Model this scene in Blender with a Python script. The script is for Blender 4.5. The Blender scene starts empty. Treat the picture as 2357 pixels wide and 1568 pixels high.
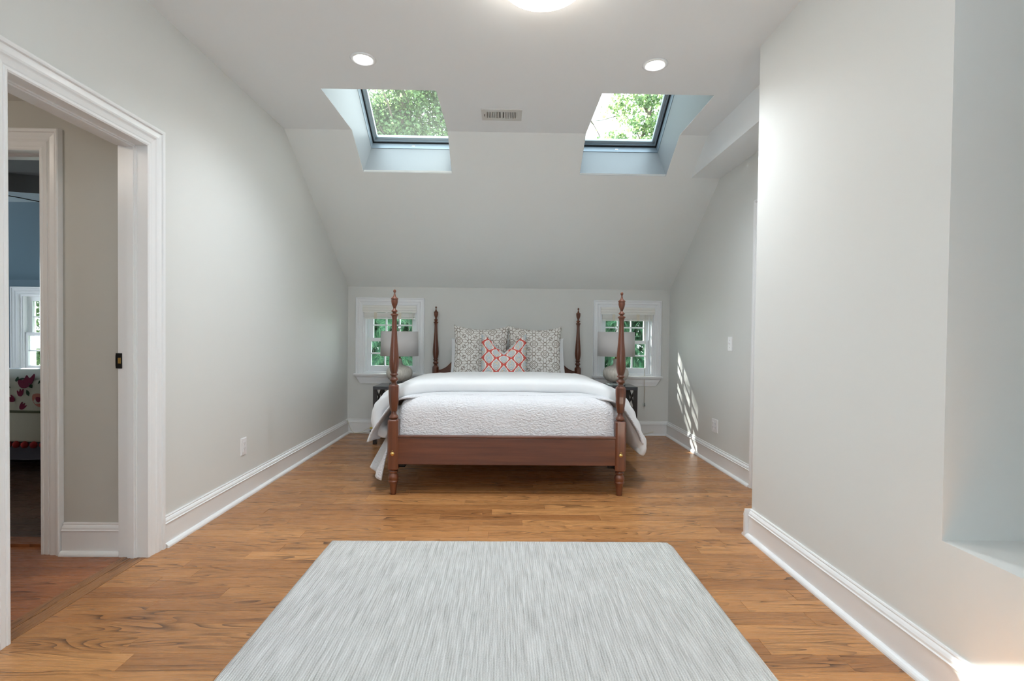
import bpy, bmesh, math, random
from mathutils import Vector, Matrix, noise
random.seed(7)
S = bpy.context.scene
COL = S.collection
# ---------------------------------------------------------------- camera
CAMZ = 1.1095
cam = bpy.data.cameras.new('camera'); camo = bpy.data.objects.new('camera', cam); COL.objects.link(camo)
cam.sensor_width = 36.0; cam.sensor_fit = 'HORIZONTAL'
cam.lens = 1138.09 / 2357 * 36
cam.shift_y = 5.4 / 2357
cam.clip_start = 0.02; cam.clip_end = 300
PIT, YAW, ROL = -0.016135, 0.013720, 0.010850
def cam_axes():
    cy, sy = math.cos(YAW), math.sin(YAW); cp, sp = math.cos(PIT), math.sin(PIT); cr, sr = math.cos(ROL), math.sin(ROL)
    ex = Vector((cy, -sy, 0)); f0 = Vector((sy, cy, 0)); e0 = Vector((0, 0, 1))
    fwd = cp * f0 + sp * e0; up = -sp * f0 + cp * e0
    return cr * ex + sr * up, -sr * ex + cr * up, -fwd
X_, Y_, Z_ = cam_axes()
M = Matrix((X_, Y_, Z_)).transposed().to_4x4(); M.translation = (0, 0, CAMZ)
camo.matrix_world = M
S.camera = camo
S.view_settings.view_transform = 'Standard'; S.view_settings.look = 'None'
S.view_settings.exposure = 0.92; S.view_settings.gamma = 1.0; S.view_settings.use_curve_mapping = False
S.cycles.use_denoising = True
S.cycles.max_bounces = 10; S.cycles.diffuse_bounces = 6; S.cycles.transparent_max_bounces = 16
S.cycles.caustics_reflective = False; S.cycles.caustics_refractive = False
S.cycles.sample_clamp_indirect = 6.0
# ---------------------------------------------------------------- sky, sun, added fill lights
W = bpy.data.worlds.new('World'); S.world = W; W.use_nodes = True
wn = W.node_tree.nodes; wl = W.node_tree.links
bg = wn['Background']; bg.inputs['Strength'].default_value = 4.2
tc = wn.new('ShaderNodeTexCoord'); sx = wn.new('ShaderNodeSeparateXYZ'); rp = wn.new('ShaderNodeValToRGB')
wl.new(tc.outputs['Generated'], sx.inputs[0]); wl.new(sx.outputs['Z'], rp.inputs[0]); wl.new(rp.outputs[0], bg.inputs['Color'])
rp.color_ramp.elements[0].position = 0.0; rp.color_ramp.elements[0].color = (0.86, 0.94, 1, 1)
rp.color_ramp.elements[1].position = 0.9; rp.color_ramp.elements[1].color = (0.74, 0.88, 1, 1)

def light(name, kind, loc, energy, color=(1, 1, 1), rot=None, direction=None, **kw):
    l = bpy.data.lights.new(name, kind); l.energy = energy; l.color = color
    for k, v in kw.items(): setattr(l, k, v)
    o = bpy.data.objects.new(name, l); COL.objects.link(o); o.location = loc
    if direction: o.rotation_euler = Vector(direction).to_track_quat('-Z', 'Y').to_euler()
    return o
light('sun', 'SUN', (-6, 14, 12), 42.0, (1, 0.96, 0.90), direction=(0.68, -1.0, -0.90), angle=0.012)
# unseen fill lights added behind the camera and at the blue bedroom's made-up side opening
for i_, x_ in enumerate((-0.75, 0.65)): light('rear_down_fill_%s' % 'ab'[i_], 'AREA', (x_, 0.10, 2.69), 3, (0.93, 0.96, 1.0), direction=(0, 0, -1), shape='DISK', size=.3)
light('rear_up_fill', 'AREA', (-.2, -1.0, 1.70), 30, (0.78, 0.92, 1.0), direction=(0, 0, 1), shape='DISK', size=.35)
light('bedroom_fill', 'AREA', (-6.44, 3.9, 1.35), 3.6, (0.80, 0.92, 1.0), direction=(1, 0, 0), shape='RECTANGLE', size=.8, size_y=1.0)

# ================================================================= helpers
MATS = {}
def mat(name, color, rough=0.5, metallic=0.0, spec=0.5, build=None):
    m = bpy.data.materials.new(name); m.use_nodes = True
    nt = m.node_tree; b = nt.nodes['Principled BSDF']
    b.inputs['Base Color'].default_value = (*color, 1); b.inputs['Roughness'].default_value = rough
    b.inputs['Metallic'].default_value = metallic; b.inputs['Specular IOR Level'].default_value = spec
    if build: build(nt, b)
    MATS[name] = m
    return m
class N:
    """small node-graph helper"""
    def __init__(s, nt): s.nt = nt
    def n(s, t, **kw):
        x = s.nt.nodes.new(t)
        for k, v in kw.items(): setattr(x, k, v)
        return x
    def l(s, a, b): s.nt.links.new(a, b)
    def m(s, op, a, b=None, c=None, clamp=False):
        x = s.nt.nodes.new('ShaderNodeMath'); x.operation = op; x.use_clamp = clamp
        for i, v in enumerate((a, b, c)):
            if v is None: continue
            if isinstance(v, (int, float)): x.inputs[i].default_value = v
            else: s.l(v, x.inputs[i])
        return x.outputs[0]
    def coord(s, kind='Object', scale=(1, 1, 1), off=None):
        t = s.n('ShaderNodeTexCoord'); mp = s.n('ShaderNodeMapping'); mp.inputs['Scale'].default_value = scale
        s.l(t.outputs[kind], mp.inputs[0])
        return mp.outputs[0]
    def noise(s, vec, scale, detail=3, rough=.55, dist=0):
        x = s.n('ShaderNodeTexNoise'); x.inputs['Scale'].default_value = scale; x.inputs['Detail'].default_value = detail
        x.inputs['Roughness'].default_value = rough; x.inputs['Distortion'].default_value = dist
        s.l(vec, x.inputs['Vector']); return x.outputs[0]
    def ramp(s, fac, stops):
        r = s.n('ShaderNodeValToRGB'); e = r.color_ramp.elements
        while len(e) < len(stops): e.new(0.5)
        for k, (p, c) in enumerate(stops): e[k].position = p; e[k].color = (*c, 1) if len(c) == 3 else c
        s.l(fac, r.inputs[0]); return r.outputs[0]
    def mix(s, fac, a, b, mode='MIX'):
        x = s.n('ShaderNodeMix', data_type='RGBA', blend_type=mode)
        for sock, v in ((x.inputs[0], fac), (x.inputs[6], a), (x.inputs[7], b)):
            if isinstance(v, (int, float)): sock.default_value = v
            elif isinstance(v, tuple): sock.default_value = (*v, 1)
            else: s.l(v, sock)
        return x.outputs[2]
    def bump(s, h, b, strength=.3, dist=.01):
        x = s.n('ShaderNodeBump'); x.inputs['Strength'].default_value = strength; x.inputs['Distance'].default_value = dist
        s.l(h, x.inputs['Height']); s.l(x.outputs[0], b.inputs['Normal'])

class MB:
    """mesh builder: collects shapes in local coordinates, builds ONE object"""
    def __init__(s): s.v = []; s.f = []; s.uv = None; s.sm = []
    def add(s, verts, faces, smooth=False):
        o = len(s.v); s.v += [tuple(p) for p in verts]
        s.f += [tuple(i + o for i in f) for f in faces]; s.sm += [smooth] * len(faces)
        return s
    def box(s, x0, x1, y0, y1, z0, z1, bev=0.0):
        if bev <= 0:
            v = [(x0, y0, z0), (x1, y0, z0), (x1, y1, z0), (x0, y1, z0), (x0, y0, z1), (x1, y0, z1), (x1, y1, z1), (x0, y1, z1)]
            return s.add(v, [(3, 2, 1, 0), (4, 5, 6, 7), (0, 1, 5, 4), (1, 2, 6, 5), (2, 3, 7, 6), (3, 0, 4, 7)])
        bm = bmesh.new(); bmesh.ops.create_cube(bm, size=1)
        for w in bm.verts: w.co = Vector(((x0 + x1) / 2 + w.co.x * (x1 - x0), (y0 + y1) / 2 + w.co.y * (y1 - y0), (z0 + z1) / 2 + w.co.z * (z1 - z0)))
        bmesh.ops.bevel(bm, geom=list(bm.edges), offset=bev, segments=2, profile=.6, affect='EDGES')
        return s.bm(bm)
    def bm(s, bm, smooth=False):
        bm.verts.index_update(); vs = [v.co.copy() for v in bm.verts]; fs = [[v.index for v in f.verts] for f in bm.faces]; bm.free()
        return s.add(vs, fs, smooth)
    def lathe(s, prof, seg=24, c=(0, 0, 0), smooth=True, ax='z', phase=0.0):
        v = []; f = []; n = len(prof)
        for (r, z) in prof:
            for k in range(seg):
                a = 2 * math.pi * (k + phase) / seg; x, y = r * math.cos(a), r * math.sin(a)
                p = (x, y, z) if ax == 'z' else ((x, -z, y) if ax == 'y' else (z, x, y))
                v.append((p[0] + c[0], p[1] + c[1], p[2] + c[2]))
        for i in range(n - 1):
            for k in range(seg):
                a, b = i * seg + k, i * seg + (k + 1) % seg
                f.append((a, b, b + seg, a + seg))
        if prof[0][0] > 1e-6: f.append(tuple(range(seg - 1, -1, -1)))
        if prof[-1][0] > 1e-6: f.append(tuple((n - 1) * seg + k for k in range(seg)))
        return s.add(v, f, smooth)
    def tube(s, pts, r, seg=8, smooth=True, r2=None):
        pts = [Vector(p) for p in pts]; v = []; f = []; n = len(pts)
        up = Vector((0, 0, 1)); prev = None
        for i, p in enumerate(pts):
            t = (pts[min(i + 1, n - 1)] - pts[max(i - 1, 0)]).normalized()
            a = prev if prev else (t.cross(up) if abs(t.z) < .9 else t.cross(Vector((1, 0, 0))))
            a = (a - t * a.dot(t)).normalized(); b = t.cross(a); prev = a
            rr = r if r2 is None else r + (r2 - r) * i / (n - 1)
            for k in range(seg):
                q = 2 * math.pi * k / seg; v.append(p + a * (rr * math.cos(q)) + b * (rr * math.sin(q)))
        for i in range(n - 1):
            for k in range(seg):
                x, y = i * seg + k, i * seg + (k + 1) % seg; f.append((x, y, y + seg, x + seg))
        f.append(tuple(range(seg - 1, -1, -1))); f.append(tuple((n - 1) * seg + k for k in range(seg)))
        return s.add(v, f, smooth)
    def bar(s, p, q, w, h, up=(0, 0, 1)):
        p, q = Vector(p), Vector(q); t = (q - p).normalized(); u = Vector(up)
        a = t.cross(u)
        if a.length < 1e-4: a = t.cross(Vector((1, 0, 0)))
        a.normalize(); b = a.cross(t).normalized(); v = []
        for e in (p, q):
            for (i, j) in ((-1, -1), (1, -1), (1, 1), (-1, 1)): v.append(e + a * (i * w / 2) + b * (j * h / 2))
        return s.add(v, [(3, 2, 1, 0), (4, 5, 6, 7), (0, 1, 5, 4), (1, 2, 6, 5), (2, 3, 7, 6), (3, 0, 4, 7)])
    def prism(s, poly, fn, h0, h1):
        n = len(poly); v = [fn(a, b, h0) for a, b in poly] + [fn(a, b, h1) for a, b in poly]
        return s.add(v, [tuple(range(n - 1, -1, -1)), tuple(range(n, 2 * n))] + [(i, (i + 1) % n, n + (i + 1) % n, n + i) for i in range(n)])
    def grid(s, fn, nu, nv, smooth=True, close_u=False):
        v = [fn(i / nu, j / nv) for j in range(nv + 1) for i in range(nu + 1)]
        f = [(j * (nu + 1) + i, j * (nu + 1) + i + 1, (j + 1) * (nu + 1) + i + 1, (j + 1) * (nu + 1) + i) for j in range(nv) for i in range(nu)]
        return s.add(v, f, smooth)
    def build(s, name, m, parent=None, origin=None, kind=None, fix=True):
        me = bpy.data.meshes.new(name)
        vs = s.v if origin is None else [tuple(Vector(p) - Vector(origin)) for p in s.v]
        me.from_pydata(vs, [], s.f)
        me.polygons.foreach_set('use_smooth', s.sm)
        if fix:
            bm = bmesh.new(); bm.from_mesh(me); bmesh.ops.recalc_face_normals(bm, faces=bm.faces); bm.to_mesh(me); bm.free()
        me.update()
        o = bpy.data.objects.new(name, me); COL.objects.link(o)
        if origin is not None: o.location = origin
        if m: me.materials.append(MATS[m] if isinstance(m, str) else m)
        if parent: o.parent = parent
        if kind: o['kind'] = kind
        return o
def thing(name, label, cat, loc=(0, 0, 0), group=None):
    o = bpy.data.objects.new(name, None); o.empty_display_size = .1; COL.objects.link(o)
    o.location = loc; o['label'] = label; o['category'] = cat
    if group: o['group'] = group
    return o
def tag(o, label, cat, group=None):
    o['label'] = label; o['category'] = cat
    if group: o['group'] = group
    return o
def struct_root(name, loc=(0, 0, 0)):
    o = bpy.data.objects.new(name, None); o.empty_display_size = .1; COL.objects.link(o); o.location = loc; o['kind'] = 'structure'; return o
def solid(o, t, off=0):
    md = o.modifiers.new('solid', 'SOLIDIFY'); md.thickness = t; md.offset = off; return o
def subsurf(o, n=1):
    md = o.modifiers.new('sub', 'SUBSURF'); md.levels = n; md.render_levels = n; return o
def copy_tree(o, parent=None):
    c = o.copy(); COL.objects.link(c); c.parent = parent
    for ch in list(o.children): copy_tree(ch, c)
    return c
def spline(pts, n):
    """Catmull-Rom through pts -> n+1 points"""
    P = [Vector(p) for p in pts]; P = [2 * P[0] - P[1]] + P + [2 * P[-1] - P[-2]]; out = []; m = len(P) - 3
    for k in range(n + 1):
        t = k / n * m; i = min(int(t), m - 1); t -= i; a, b, c, d = P[i:i + 4]
        out.append(.5 * ((2 * b) + (c - a) * t + (2 * a - 5 * b + 4 * c - d) * t * t + (3 * b - a - 3 * c + d) * t ** 3))
    return out

# ================================================================= materials
def paint(nt, b, sc=220, st=.05):
    g = N(nt); g.bump(g.noise(g.coord('Object'), sc, 2), b, st, .002)
mat('slope_paint', (0.79, 0.815, 0.81), .65, spec=.3, build=paint)
mat('wall_paint', (0.695, 0.705, 0.690), .62, spec=.3, build=paint)
mat('ceiling_paint', (0.82, 0.845, 0.86), .7, spec=.25, build=paint)
mat('trim_paint', (0.80, 0.81, 0.82), .32, build=lambda nt, b: paint(nt, b, 200, .02))
mat('shaft_darkened', (0.30, 0.31, 0.315), .5, build=paint)  # white boards, colour darkened to hold down the glare below the skylights
mat('window_paint', (0.84, 0.86, 0.89), .35, build=lambda nt, b: paint(nt, b, 200, .02))
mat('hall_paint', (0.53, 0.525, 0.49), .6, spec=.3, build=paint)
mat('blue_paint', (0.13, 0.20, 0.26), .6, spec=.3, build=paint)
mat('pale_blue_paint', (0.40, 0.48, 0.54), .6, spec=.3, build=paint)
mat('grey_ceiling_paint', (0.16, 0.16, 0.165), .7, spec=.2, build=paint)

def oak(nt, b, light=(.55, .262, .096), dark=(.050, .021, .009), mid=(.33, .138, .047), axis=0):
    g = N(nt); oi = g.n('ShaderNodeObjectInfo'); rnd = oi.outputs['Random']
    tcn = g.n('ShaderNodeTexCoord'); off = g.n('ShaderNodeCombineXYZ')
    g.l(g.m('MULTIPLY', rnd, 37.0), off.inputs[0]); g.l(g.m('MULTIPLY', rnd, 91.0), off.inputs[1]); g.l(g.m('MULTIPLY', rnd, 53.), off.inputs[2])
    ad = g.n('ShaderNodeVectorMath', operation='ADD'); g.l(tcn.outputs['Object'], ad.inputs[0]); g.l(off.outputs[0], ad.inputs[1])
    def st(sx_, sy_):
        mp = g.n('ShaderNodeMapping'); mp.inputs['Scale'].default_value = (sx_, sy_, 1) if axis == 0 else (sy_, sx_, 1); g.l(ad.outputs[0], mp.inputs[0]); return mp.outputs[0]
    body = g.noise(st(1.15, 10.0), 1.0, 1.5, .5, .3)
    ring = g.m('FRACT', g.m('MULTIPLY', body, 17.0))
    edge = g.m('POWER', ring, 3.0)
    patch = g.noise(st(2.2, 14.0), 1.0, 2)
    pm = g.m('MULTIPLY', edge, g.m('MULTIPLY_ADD', patch, 4.2, -1.55, clamp=True))
    pore = g.noise(st(9.0, 420.0), 1.0, 2, .6)
    pr = g.m('MULTIPLY_ADD', pore, 3.0, -1.35, clamp=True)
    tone = g.noise(st(.7, 5.0), 1.0, 2)
    base = g.mix(g.m('MULTIPLY_ADD', g.m('ADD', tone, g.m('MULTIPLY', rnd, .75)), 1.1, -.45, clamp=True), light, mid)
    c1 = g.mix(g.m('MULTIPLY', pr, .5), base, dark)
    c2 = g.mix(g.m('MULTIPLY', pm, .9, clamp=True), c1, dark)
    g.l(c2, b.inputs['Base Color'])
    g.l(g.m('MULTIPLY_ADD', pore, .16, .20), b.inputs['Roughness'])
    g.bump(g.m('ADD', g.m('MULTIPLY', edge, -.6), g.m('MULTIPLY', pore, .5)), b, .10, .002)
mat('oak', (.4, .2, .08), .3, build=oak)
mat('oak_red', (.4, .16, .06), .3, build=lambda nt, b: oak(nt, b, (.42, .16, .06), (.06, .022, .009), (.27, .095, .034)))
mat('oak_threshold', (.4, .2, .08), .3, build=lambda nt, b: oak(nt, b, (.42, .20, .075), (.05, .022, .01), (.26, .115, .042), axis=1))
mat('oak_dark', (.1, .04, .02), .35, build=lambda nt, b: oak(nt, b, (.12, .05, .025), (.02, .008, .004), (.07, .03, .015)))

def mahog(nt, b, ax='z'):
    g = N(nt); sc = {'z': (26, 26, 1.6), 'x': (1.6, 26, 26)}[ax]
    n1 = g.noise(g.coord('Object', sc), 1.0, 4, .6, .3); n2 = g.noise(g.coord('Object', tuple(k * .25 for k in sc)), 1.0, 2)
    f = g.m('ADD', g.m('MULTIPLY', n1, .6), g.m('MULTIPLY', n2, .5))
    g.l(g.ramp(f, [(.30, (.034, .0095, .004)), (.55, (.118, .033, .0135)), (.80, (.20, .064, .026))]), b.inputs['Base Color'])
    b.inputs['Coat Weight'].default_value = .35; b.inputs['Coat Roughness'].default_value = .10
mat('mahogany', (.15, .05, .025), .3, build=mahog)
mat('mahogany_rail', (.15, .05, .025), .3, build=lambda nt, b: mahog(nt, b, 'x'))
mat('espresso', (.022, .018, .018), .35, build=lambda nt, b: paint(nt, b, 40, .05))
mat('espresso_top', (.05, .055, .065), .12)
mat('brass', (.80, .55, .20), .25, metallic=1.0, build=lambda nt, b: paint(nt, b, 300, .05))
mat('black_metal', (.02, .02, .02), .4, metallic=.6)
mat('chrome', (.7, .7, .72), .15, metallic=1.0)
mat('plastic_white', (.82, .82, .84), .35)
mat('plastic_slot', (.25, .24, .23), .5)
mat('grey_alu', (.31, .37, .42), .4, metallic=.25)
mat('grey_alu_light', (.42, .48, .52), .35, metallic=.1)
mat('vent_paint', (.62, .62, .60), .4)
mat('vent_dark', (.10, .095, .09), .7)

def fabric(nt, b, sc=700, st=.15):
    g = N(nt); b.inputs['Sheen Weight'].default_value = .25
    g.bump(g.noise(g.coord('Object'), sc, 2), b, st, .002)
mat('duvet_cotton', (.72, .735, .75), .85, spec=.2, build=lambda nt, b: fabric(nt, b, 380, .12))
mat('pillow_cotton', (.82, .84, .87), .85, spec=.2, build=fabric)
def quilting(nt, b):
    g = N(nt); b.inputs['Sheen Weight'].default_value = .2
    co = g.coord('Object')
    wob = g.n('ShaderNodeTexNoise'); wob.inputs['Scale'].default_value = 26; g.l(co, wob.inputs['Vector'])
    va = g.n('ShaderNodeVectorMath', operation='MULTIPLY_ADD'); g.l(wob.outputs['Color'], va.inputs[0]); va.inputs[1].default_value = (.034, .034, .034); g.l(co, va.inputs[2])
    mp = g.n('ShaderNodeMapping'); mp.inputs['Scale'].default_value = (1, 1, 1.7); g.l(va.outputs[0], mp.inputs[0])
    vo = g.n('ShaderNodeTexVoronoi', feature='SMOOTH_F1'); vo.inputs['Scale'].default_value = 58; vo.inputs['Smoothness'].default_value = .35; g.l(mp.outputs[0], vo.inputs['Vector'])
    big = g.noise(co, 7, 2)
    h = g.m('SUBTRACT', 1.0, vo.outputs['Distance'])
    h = g.m('MULTIPLY', h, g.m('MULTIPLY_ADD', big, 1.2, .35))
    g.bump(h, b, .6, .008)
mat('quilt_cotton', (.64, .65, .68), .85, spec=.2, build=quilting)

def lattice(nt, b):
    g = N(nt); tcn = g.n('ShaderNodeTexCoord'); sp = g.n('ShaderNodeSeparateXYZ'); g.l(tcn.outputs['UV'], sp.inputs[0])
    P = .119
    x = g.m('PINGPONG', g.m('DIVIDE', sp.outputs[0], P), 1.0); y = g.m('PINGPONG', g.m('DIVIDE', sp.outputs[1], P), 1.0)
    s_ = g.m('GREATER_THAN', g.m('ADD', x, y), 1.0)
    def sel(f, p, q): return g.m('ADD', g.m('MULTIPLY', f, p), g.m('MULTIPLY', g.m('SUBTRACT', 1.0, f), q))
    a1 = sel(s_, g.m('SUBTRACT', 1.0, y), x); b1 = sel(s_, g.m('SUBTRACT', 1.0, x), y)
    a = g.m('MAXIMUM', a1, b1); bb = g.m('MINIMUM', a1, b1)
    def ell(u, v, cu, ru, rv):
        k = g.m('SQRT', g.m('ADD', g.m('POWER', g.m('DIVIDE', g.m('ABSOLUTE', g.m('SUBTRACT', u, cu)), ru), 2.0), g.m('POWER', g.m('DIVIDE', g.m('ABSOLUTE', v), rv), 2.0)))
        return g.m('MULTIPLY', g.m('ABSOLUTE', g.m('SUBTRACT', k, 1.0)), (ru * rv) ** .5)
    d1 = ell(a, bb, .42, .27, .135)
    s2 = g.m('MULTIPLY', g.m('ADD', a, bb), .7071); t2 = g.m('MULTIPLY', g.m('SUBTRACT', a, bb), .7071)
    d2 = ell(s2, t2, .40, .25, .12)
    ia = g.m('SUBTRACT', 1.0, a); r = g.m('SQRT', g.m('ADD', g.m('MULTIPLY', ia, ia), g.m('MULTIPLY', bb, bb)))
    d3 = g.m('ABSOLUTE', g.m('SUBTRACT', r, .34))
    d4 = g.m('ADD', g.m('MULTIPLY', g.m('ABSOLUTE', g.m('SUBTRACT', ia, g.m('ADD', bb, .07))), .7071), g.m('MULTIPLY', g.m('GREATER_THAN', r, .34), 1.0))
    d5 = g.m('ABSOLUTE', g.m('SUBTRACT', g.m('MAXIMUM', g.m('ABSOLUTE', g.m('SUBTRACT', a, .5)), g.m('ABSOLUTE', g.m('SUBTRACT', bb, .5))), .13))
    d = g.m('MINIMUM', g.m('MINIMUM', d1, d2), g.m('MINIMUM', d3, g.m('MINIMUM', d4, d5)))
    g.l(g.ramp(d, [(.015, (.21, .175, .145)), (.028, (.70, .69, .665))]), b.inputs['Base Color'])
    g.bump(g.noise(g.coord('UV'), 900, 2), b, .15, .002)
mat('lattice_print', (.8, .78, .75), .85, spec=.2, build=lattice)

def ogee(nt, b):
    g = N(nt); tcn = g.n('ShaderNodeTexCoord'); sp = g.n('ShaderNodeSeparateXYZ'); g.l(tcn.outputs['UV'], sp.inputs[0])
    col = (.56, .105, .085)
    outs = []
    for k in (0, .5):
        u = g.m('SUBTRACT', g.m('FRACT', g.m('ADD', g.m('DIVIDE', sp.outputs[0], .145), .5 + k)), .5)
        v = g.m('FRACT', g.m('ADD', g.m('DIVIDE', sp.outputs[1], .150), .5 + k))
        t = g.m('DIVIDE', g.m('SUBTRACT', v, .03), .90)
        tcl = g.m('MINIMUM', g.m('MAXIMUM', t, .0001), .9999)
        sc = g.m('MULTIPLY', g.m('ABSOLUTE', g.m('SINE', g.m('MULTIPLY', tcl, 19.0))), .030)
        w = g.m('ADD', g.m('MULTIPLY', g.m('POWER', g.m('SINE', g.m('MULTIPLY', g.m('POWER', tcl, .85), math.pi)), 1.25), .31), g.m('MULTIPLY', sc, g.m('SINE', g.m('MULTIPLY', tcl, math.pi))))
        ok = g.m('MULTIPLY', g.m('GREATER_THAN', t, 0.0), g.m('LESS_THAN', t, 1.0))
        q = g.m('DIVIDE', g.m('ABSOLUTE', u), g.m('MAXIMUM', w, .001))
        ins = g.m('MULTIPLY', g.m('LESS_THAN', q, 1.0), ok)
        core = g.m('MULTIPLY', g.m('LESS_THAN', q, .76), g.m('MULTIPLY', g.m('GREATER_THAN', t, .06), g.m('LESS_THAN', t, .90)))
        stripe = g.m('GREATER_THAN', g.m('SINE', g.m('MULTIPLY', g.m('SUBTRACT', t, g.m('MULTIPLY', g.m('MULTIPLY', u, u), 4.0)), 55.0)), .15)
        leaf = g.m('LESS_THAN', g.m('SUBTRACT', t, g.m('MULTIPLY', g.m('ABSOLUTE', u), .9)), .13)
        outs.append((ins, core, stripe, leaf, u, t))
    c = None
    for ins, core, stripe, leaf, u, t in outs:
        hue = g.mix(g.m('GREATER_THAN', g.noise(g.coord('UV', (40, 40, 1)), 1.0, 1), .58), (.30, .43, .52), (.58, .42, .22))
        inner = g.mix(stripe, (.62, .62, .60), g.mix(g.m('LESS_THAN', g.m('ABSOLUTE', u), .13), (.36, .38, .38), hue))
        inner = g.mix(leaf, inner, (.40, .40, .40))
        m1 = g.mix(ins, c if c else col, (.78, .76, .73)); c = g.mix(core, m1, inner)
    g.l(c, b.inputs['Base Color']); g.bump(g.noise(g.coord('UV'), 900, 2), b, .15, .002)
mat('ogee_print', (.6, .15, .12), .85, spec=.2, build=ogee)

def rugm(nt, b):
    g = N(nt); tcn = g.n('ShaderNodeTexCoord'); sp = g.n('ShaderNodeSeparateXYZ'); g.l(tcn.outputs['Object'], sp.inputs[0])
    wob = g.noise(g.coord('Object', (6, 14, 1)), 1.0, 2)
    ph = g.m('ADD', g.m('MULTIPLY', sp.outputs[0], 2 * math.pi / .0092), g.m('MULTIPLY', wob, 7.0))
    rib = g.m('MULTIPLY_ADD', g.m('SINE', ph), .5, .5)
    fine = g.noise(g.coord('Object', (330, 210, 1)), 1.0, 3, .65)
    streak = g.noise(g.coord('Object', (95, 5.0, 1)), 1.0, 3, .65, .15)
    f = g.m('ADD', g.m('MULTIPLY', rib, .10), g.m('ADD', g.m('MULTIPLY', fine, .42), g.m('MULTIPLY', streak, .55)))
    g.l(g.ramp(f, [(.36, (.29, .285, .27)), (.52, (.50, .50, .49)), (.68, (.68, .68, .67))]), b.inputs['Base Color'])
    b.inputs['Sheen Weight'].default_value = .2
    g.bump(g.m('ADD', rib, g.m('MULTIPLY', fine, .9)), b, .5, .006)
mat('rug_wool', (.55, .54, .52), .95, spec=.1, build=rugm)

def ceramic(nt, b):
    g = N(nt); tcn = g.n('ShaderNodeTexCoord'); sp = g.n('ShaderNodeSeparateXYZ'); g.l(tcn.outputs['Object'], sp.inputs[0])
    an = g.m('ARCTAN2', sp.outputs[1], sp.outputs[0]); w = g.m('SINE', g.m('MULTIPLY', an, 90.0))
    n = g.noise(g.coord('Object', (60, 60, 12)), 1.0, 3)
    g.l(g.ramp(g.m('ADD', g.m('MULTIPLY', w, .07), n), [(.3, (.44, .42, .37)), (.65, (.60, .58, .53))]), b.inputs['Base Color'])
    g.bump(w, b, .08, .001)
mat('ceramic', (.6, .58, .52), .25, build=ceramic)
mat('shade_linen', (.56, .55, .55), .9, spec=.1, build=lambda nt, b: fabric(nt, b, 900, .2))
mat('shade_lining', (.8, .78, .72), .8)
mat('blind_wood', (.80, .80, .775), .45, build=lambda nt, b: paint(nt, b, 40, .04))
mat('tape_cotton', (.72, .68, .58), .9)
mat('cord_cream', (.70, .68, .60), .7)
mat('plug_yellow', (.62, .48, .04), .5)
mat('sheet_white', (.70, .72, .76), .9, spec=.1)
mat('throw_cream', (.42, .39, .32), .9, spec=.1, build=lambda nt, b: fabric(nt, b, 300, .3))
mat('throw_olive', (.07, .07, .035), .95, spec=.1, build=lambda nt, b: fabric(nt, b, 120, .8))
mat('throw_red', (.32, .03, .03), .9, spec=.1)
mat('throw_wine', (.16, .018, .045), .9, spec=.1)
mat('throw_pink', (.42, .16, .13), .9, spec=.1)
mat('throw_leaf', (.03, .06, .035), .9, spec=.1)
mat('grey_skirt', (.09, .085, .11), .95, spec=.1, build=lambda nt, b: fabric(nt, b, 200, .5))
def crystal(nt, b):
    b.inputs['Transmission Weight'].default_value = .9; b.inputs['IOR'].default_value = 1.45
mat('crystal', (.85, .92, .92), .03, build=crystal)
def glass(nt, b):
    nt.nodes.remove(b); g = N(nt); out = nt.nodes['Material Output']
    tr = g.n('ShaderNodeBsdfTransparent'); tr.inputs[0].default_value = (.94, .97, .96, 1)
    gl = g.n('ShaderNodeBsdfGlossy'); gl.inputs['Roughness'].default_value = .02
    fr = g.n('ShaderNodeFresnel'); fr.inputs[0].default_value = 1.45
    mx = g.n('ShaderNodeMixShader'); g.l(g.m('MULTIPLY', fr.outputs[0], .7), mx.inputs[0]); g.l(tr.outputs[0], mx.inputs[1]); g.l(gl.outputs[0], mx.inputs[2]); g.l(mx.outputs[0], out.inputs[0])
mat('window_glass', (1, 1, 1), .05, build=glass)
def dusty(nt, b):
    glass(nt, b); g = N(nt); out = nt.nodes['Material Output']; src = out.inputs[0].links[0].from_socket
    t = g.n('ShaderNodeBsdfTranslucent'); t.inputs[0].default_value = (.80, .86, .80, 1); mx = g.n('ShaderNodeMixShader')
    g.l(g.m('MULTIPLY', g.noise(g.coord('Object', (3, 3, 3)), 1.0, 3), .010), mx.inputs[0]); g.l(src, mx.inputs[1]); g.l(t.outputs[0], mx.inputs[2]); g.l(mx.outputs[0], out.inputs[0])
mat('dusty_glass', (1, 1, 1), .05, build=dusty)
def emit(name, col, strength):
    def bld(nt, b):
        b.inputs['Emission Color'].default_value = (*col, 1); b.inputs['Emission Strength'].default_value = strength
    return mat(name, (.9, .9, .9), .5, build=bld)
emit('lamp_glow', (1, .91, .80), 11.0)
emit('can_glow', (1, .97, .93), 42.0)
emit('bulb_glow', (1, .72, .38), 60.0)
def leafm(c1, c2, c3, trans=.35):
    def bld(nt, b):
        g = N(nt); out = nt.nodes['Material Output']; geo = g.n('ShaderNodeNewGeometry')
        col = g.ramp(geo.outputs['Random Per Island'], [(0, c1), (.5, c2), (1, c3)])
        g.l(col, b.inputs['Base Color']); b.inputs['Roughness'].default_value = .55
        t = g.n('ShaderNodeBsdfTranslucent'); g.l(col, t.inputs[0])
        mx = g.n('ShaderNodeMixShader'); mx.inputs[0].default_value = trans; g.l(b.outputs[0], mx.inputs[1]); g.l(t.outputs[0], mx.inputs[2]); g.l(mx.outputs[0], out.inputs[0])
    return bld
mat('maple_leaf', (.1, .2, .05), build=leafm((.065, .125, .055), (.10, .175, .072), (.15, .23, .085), .40))
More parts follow.
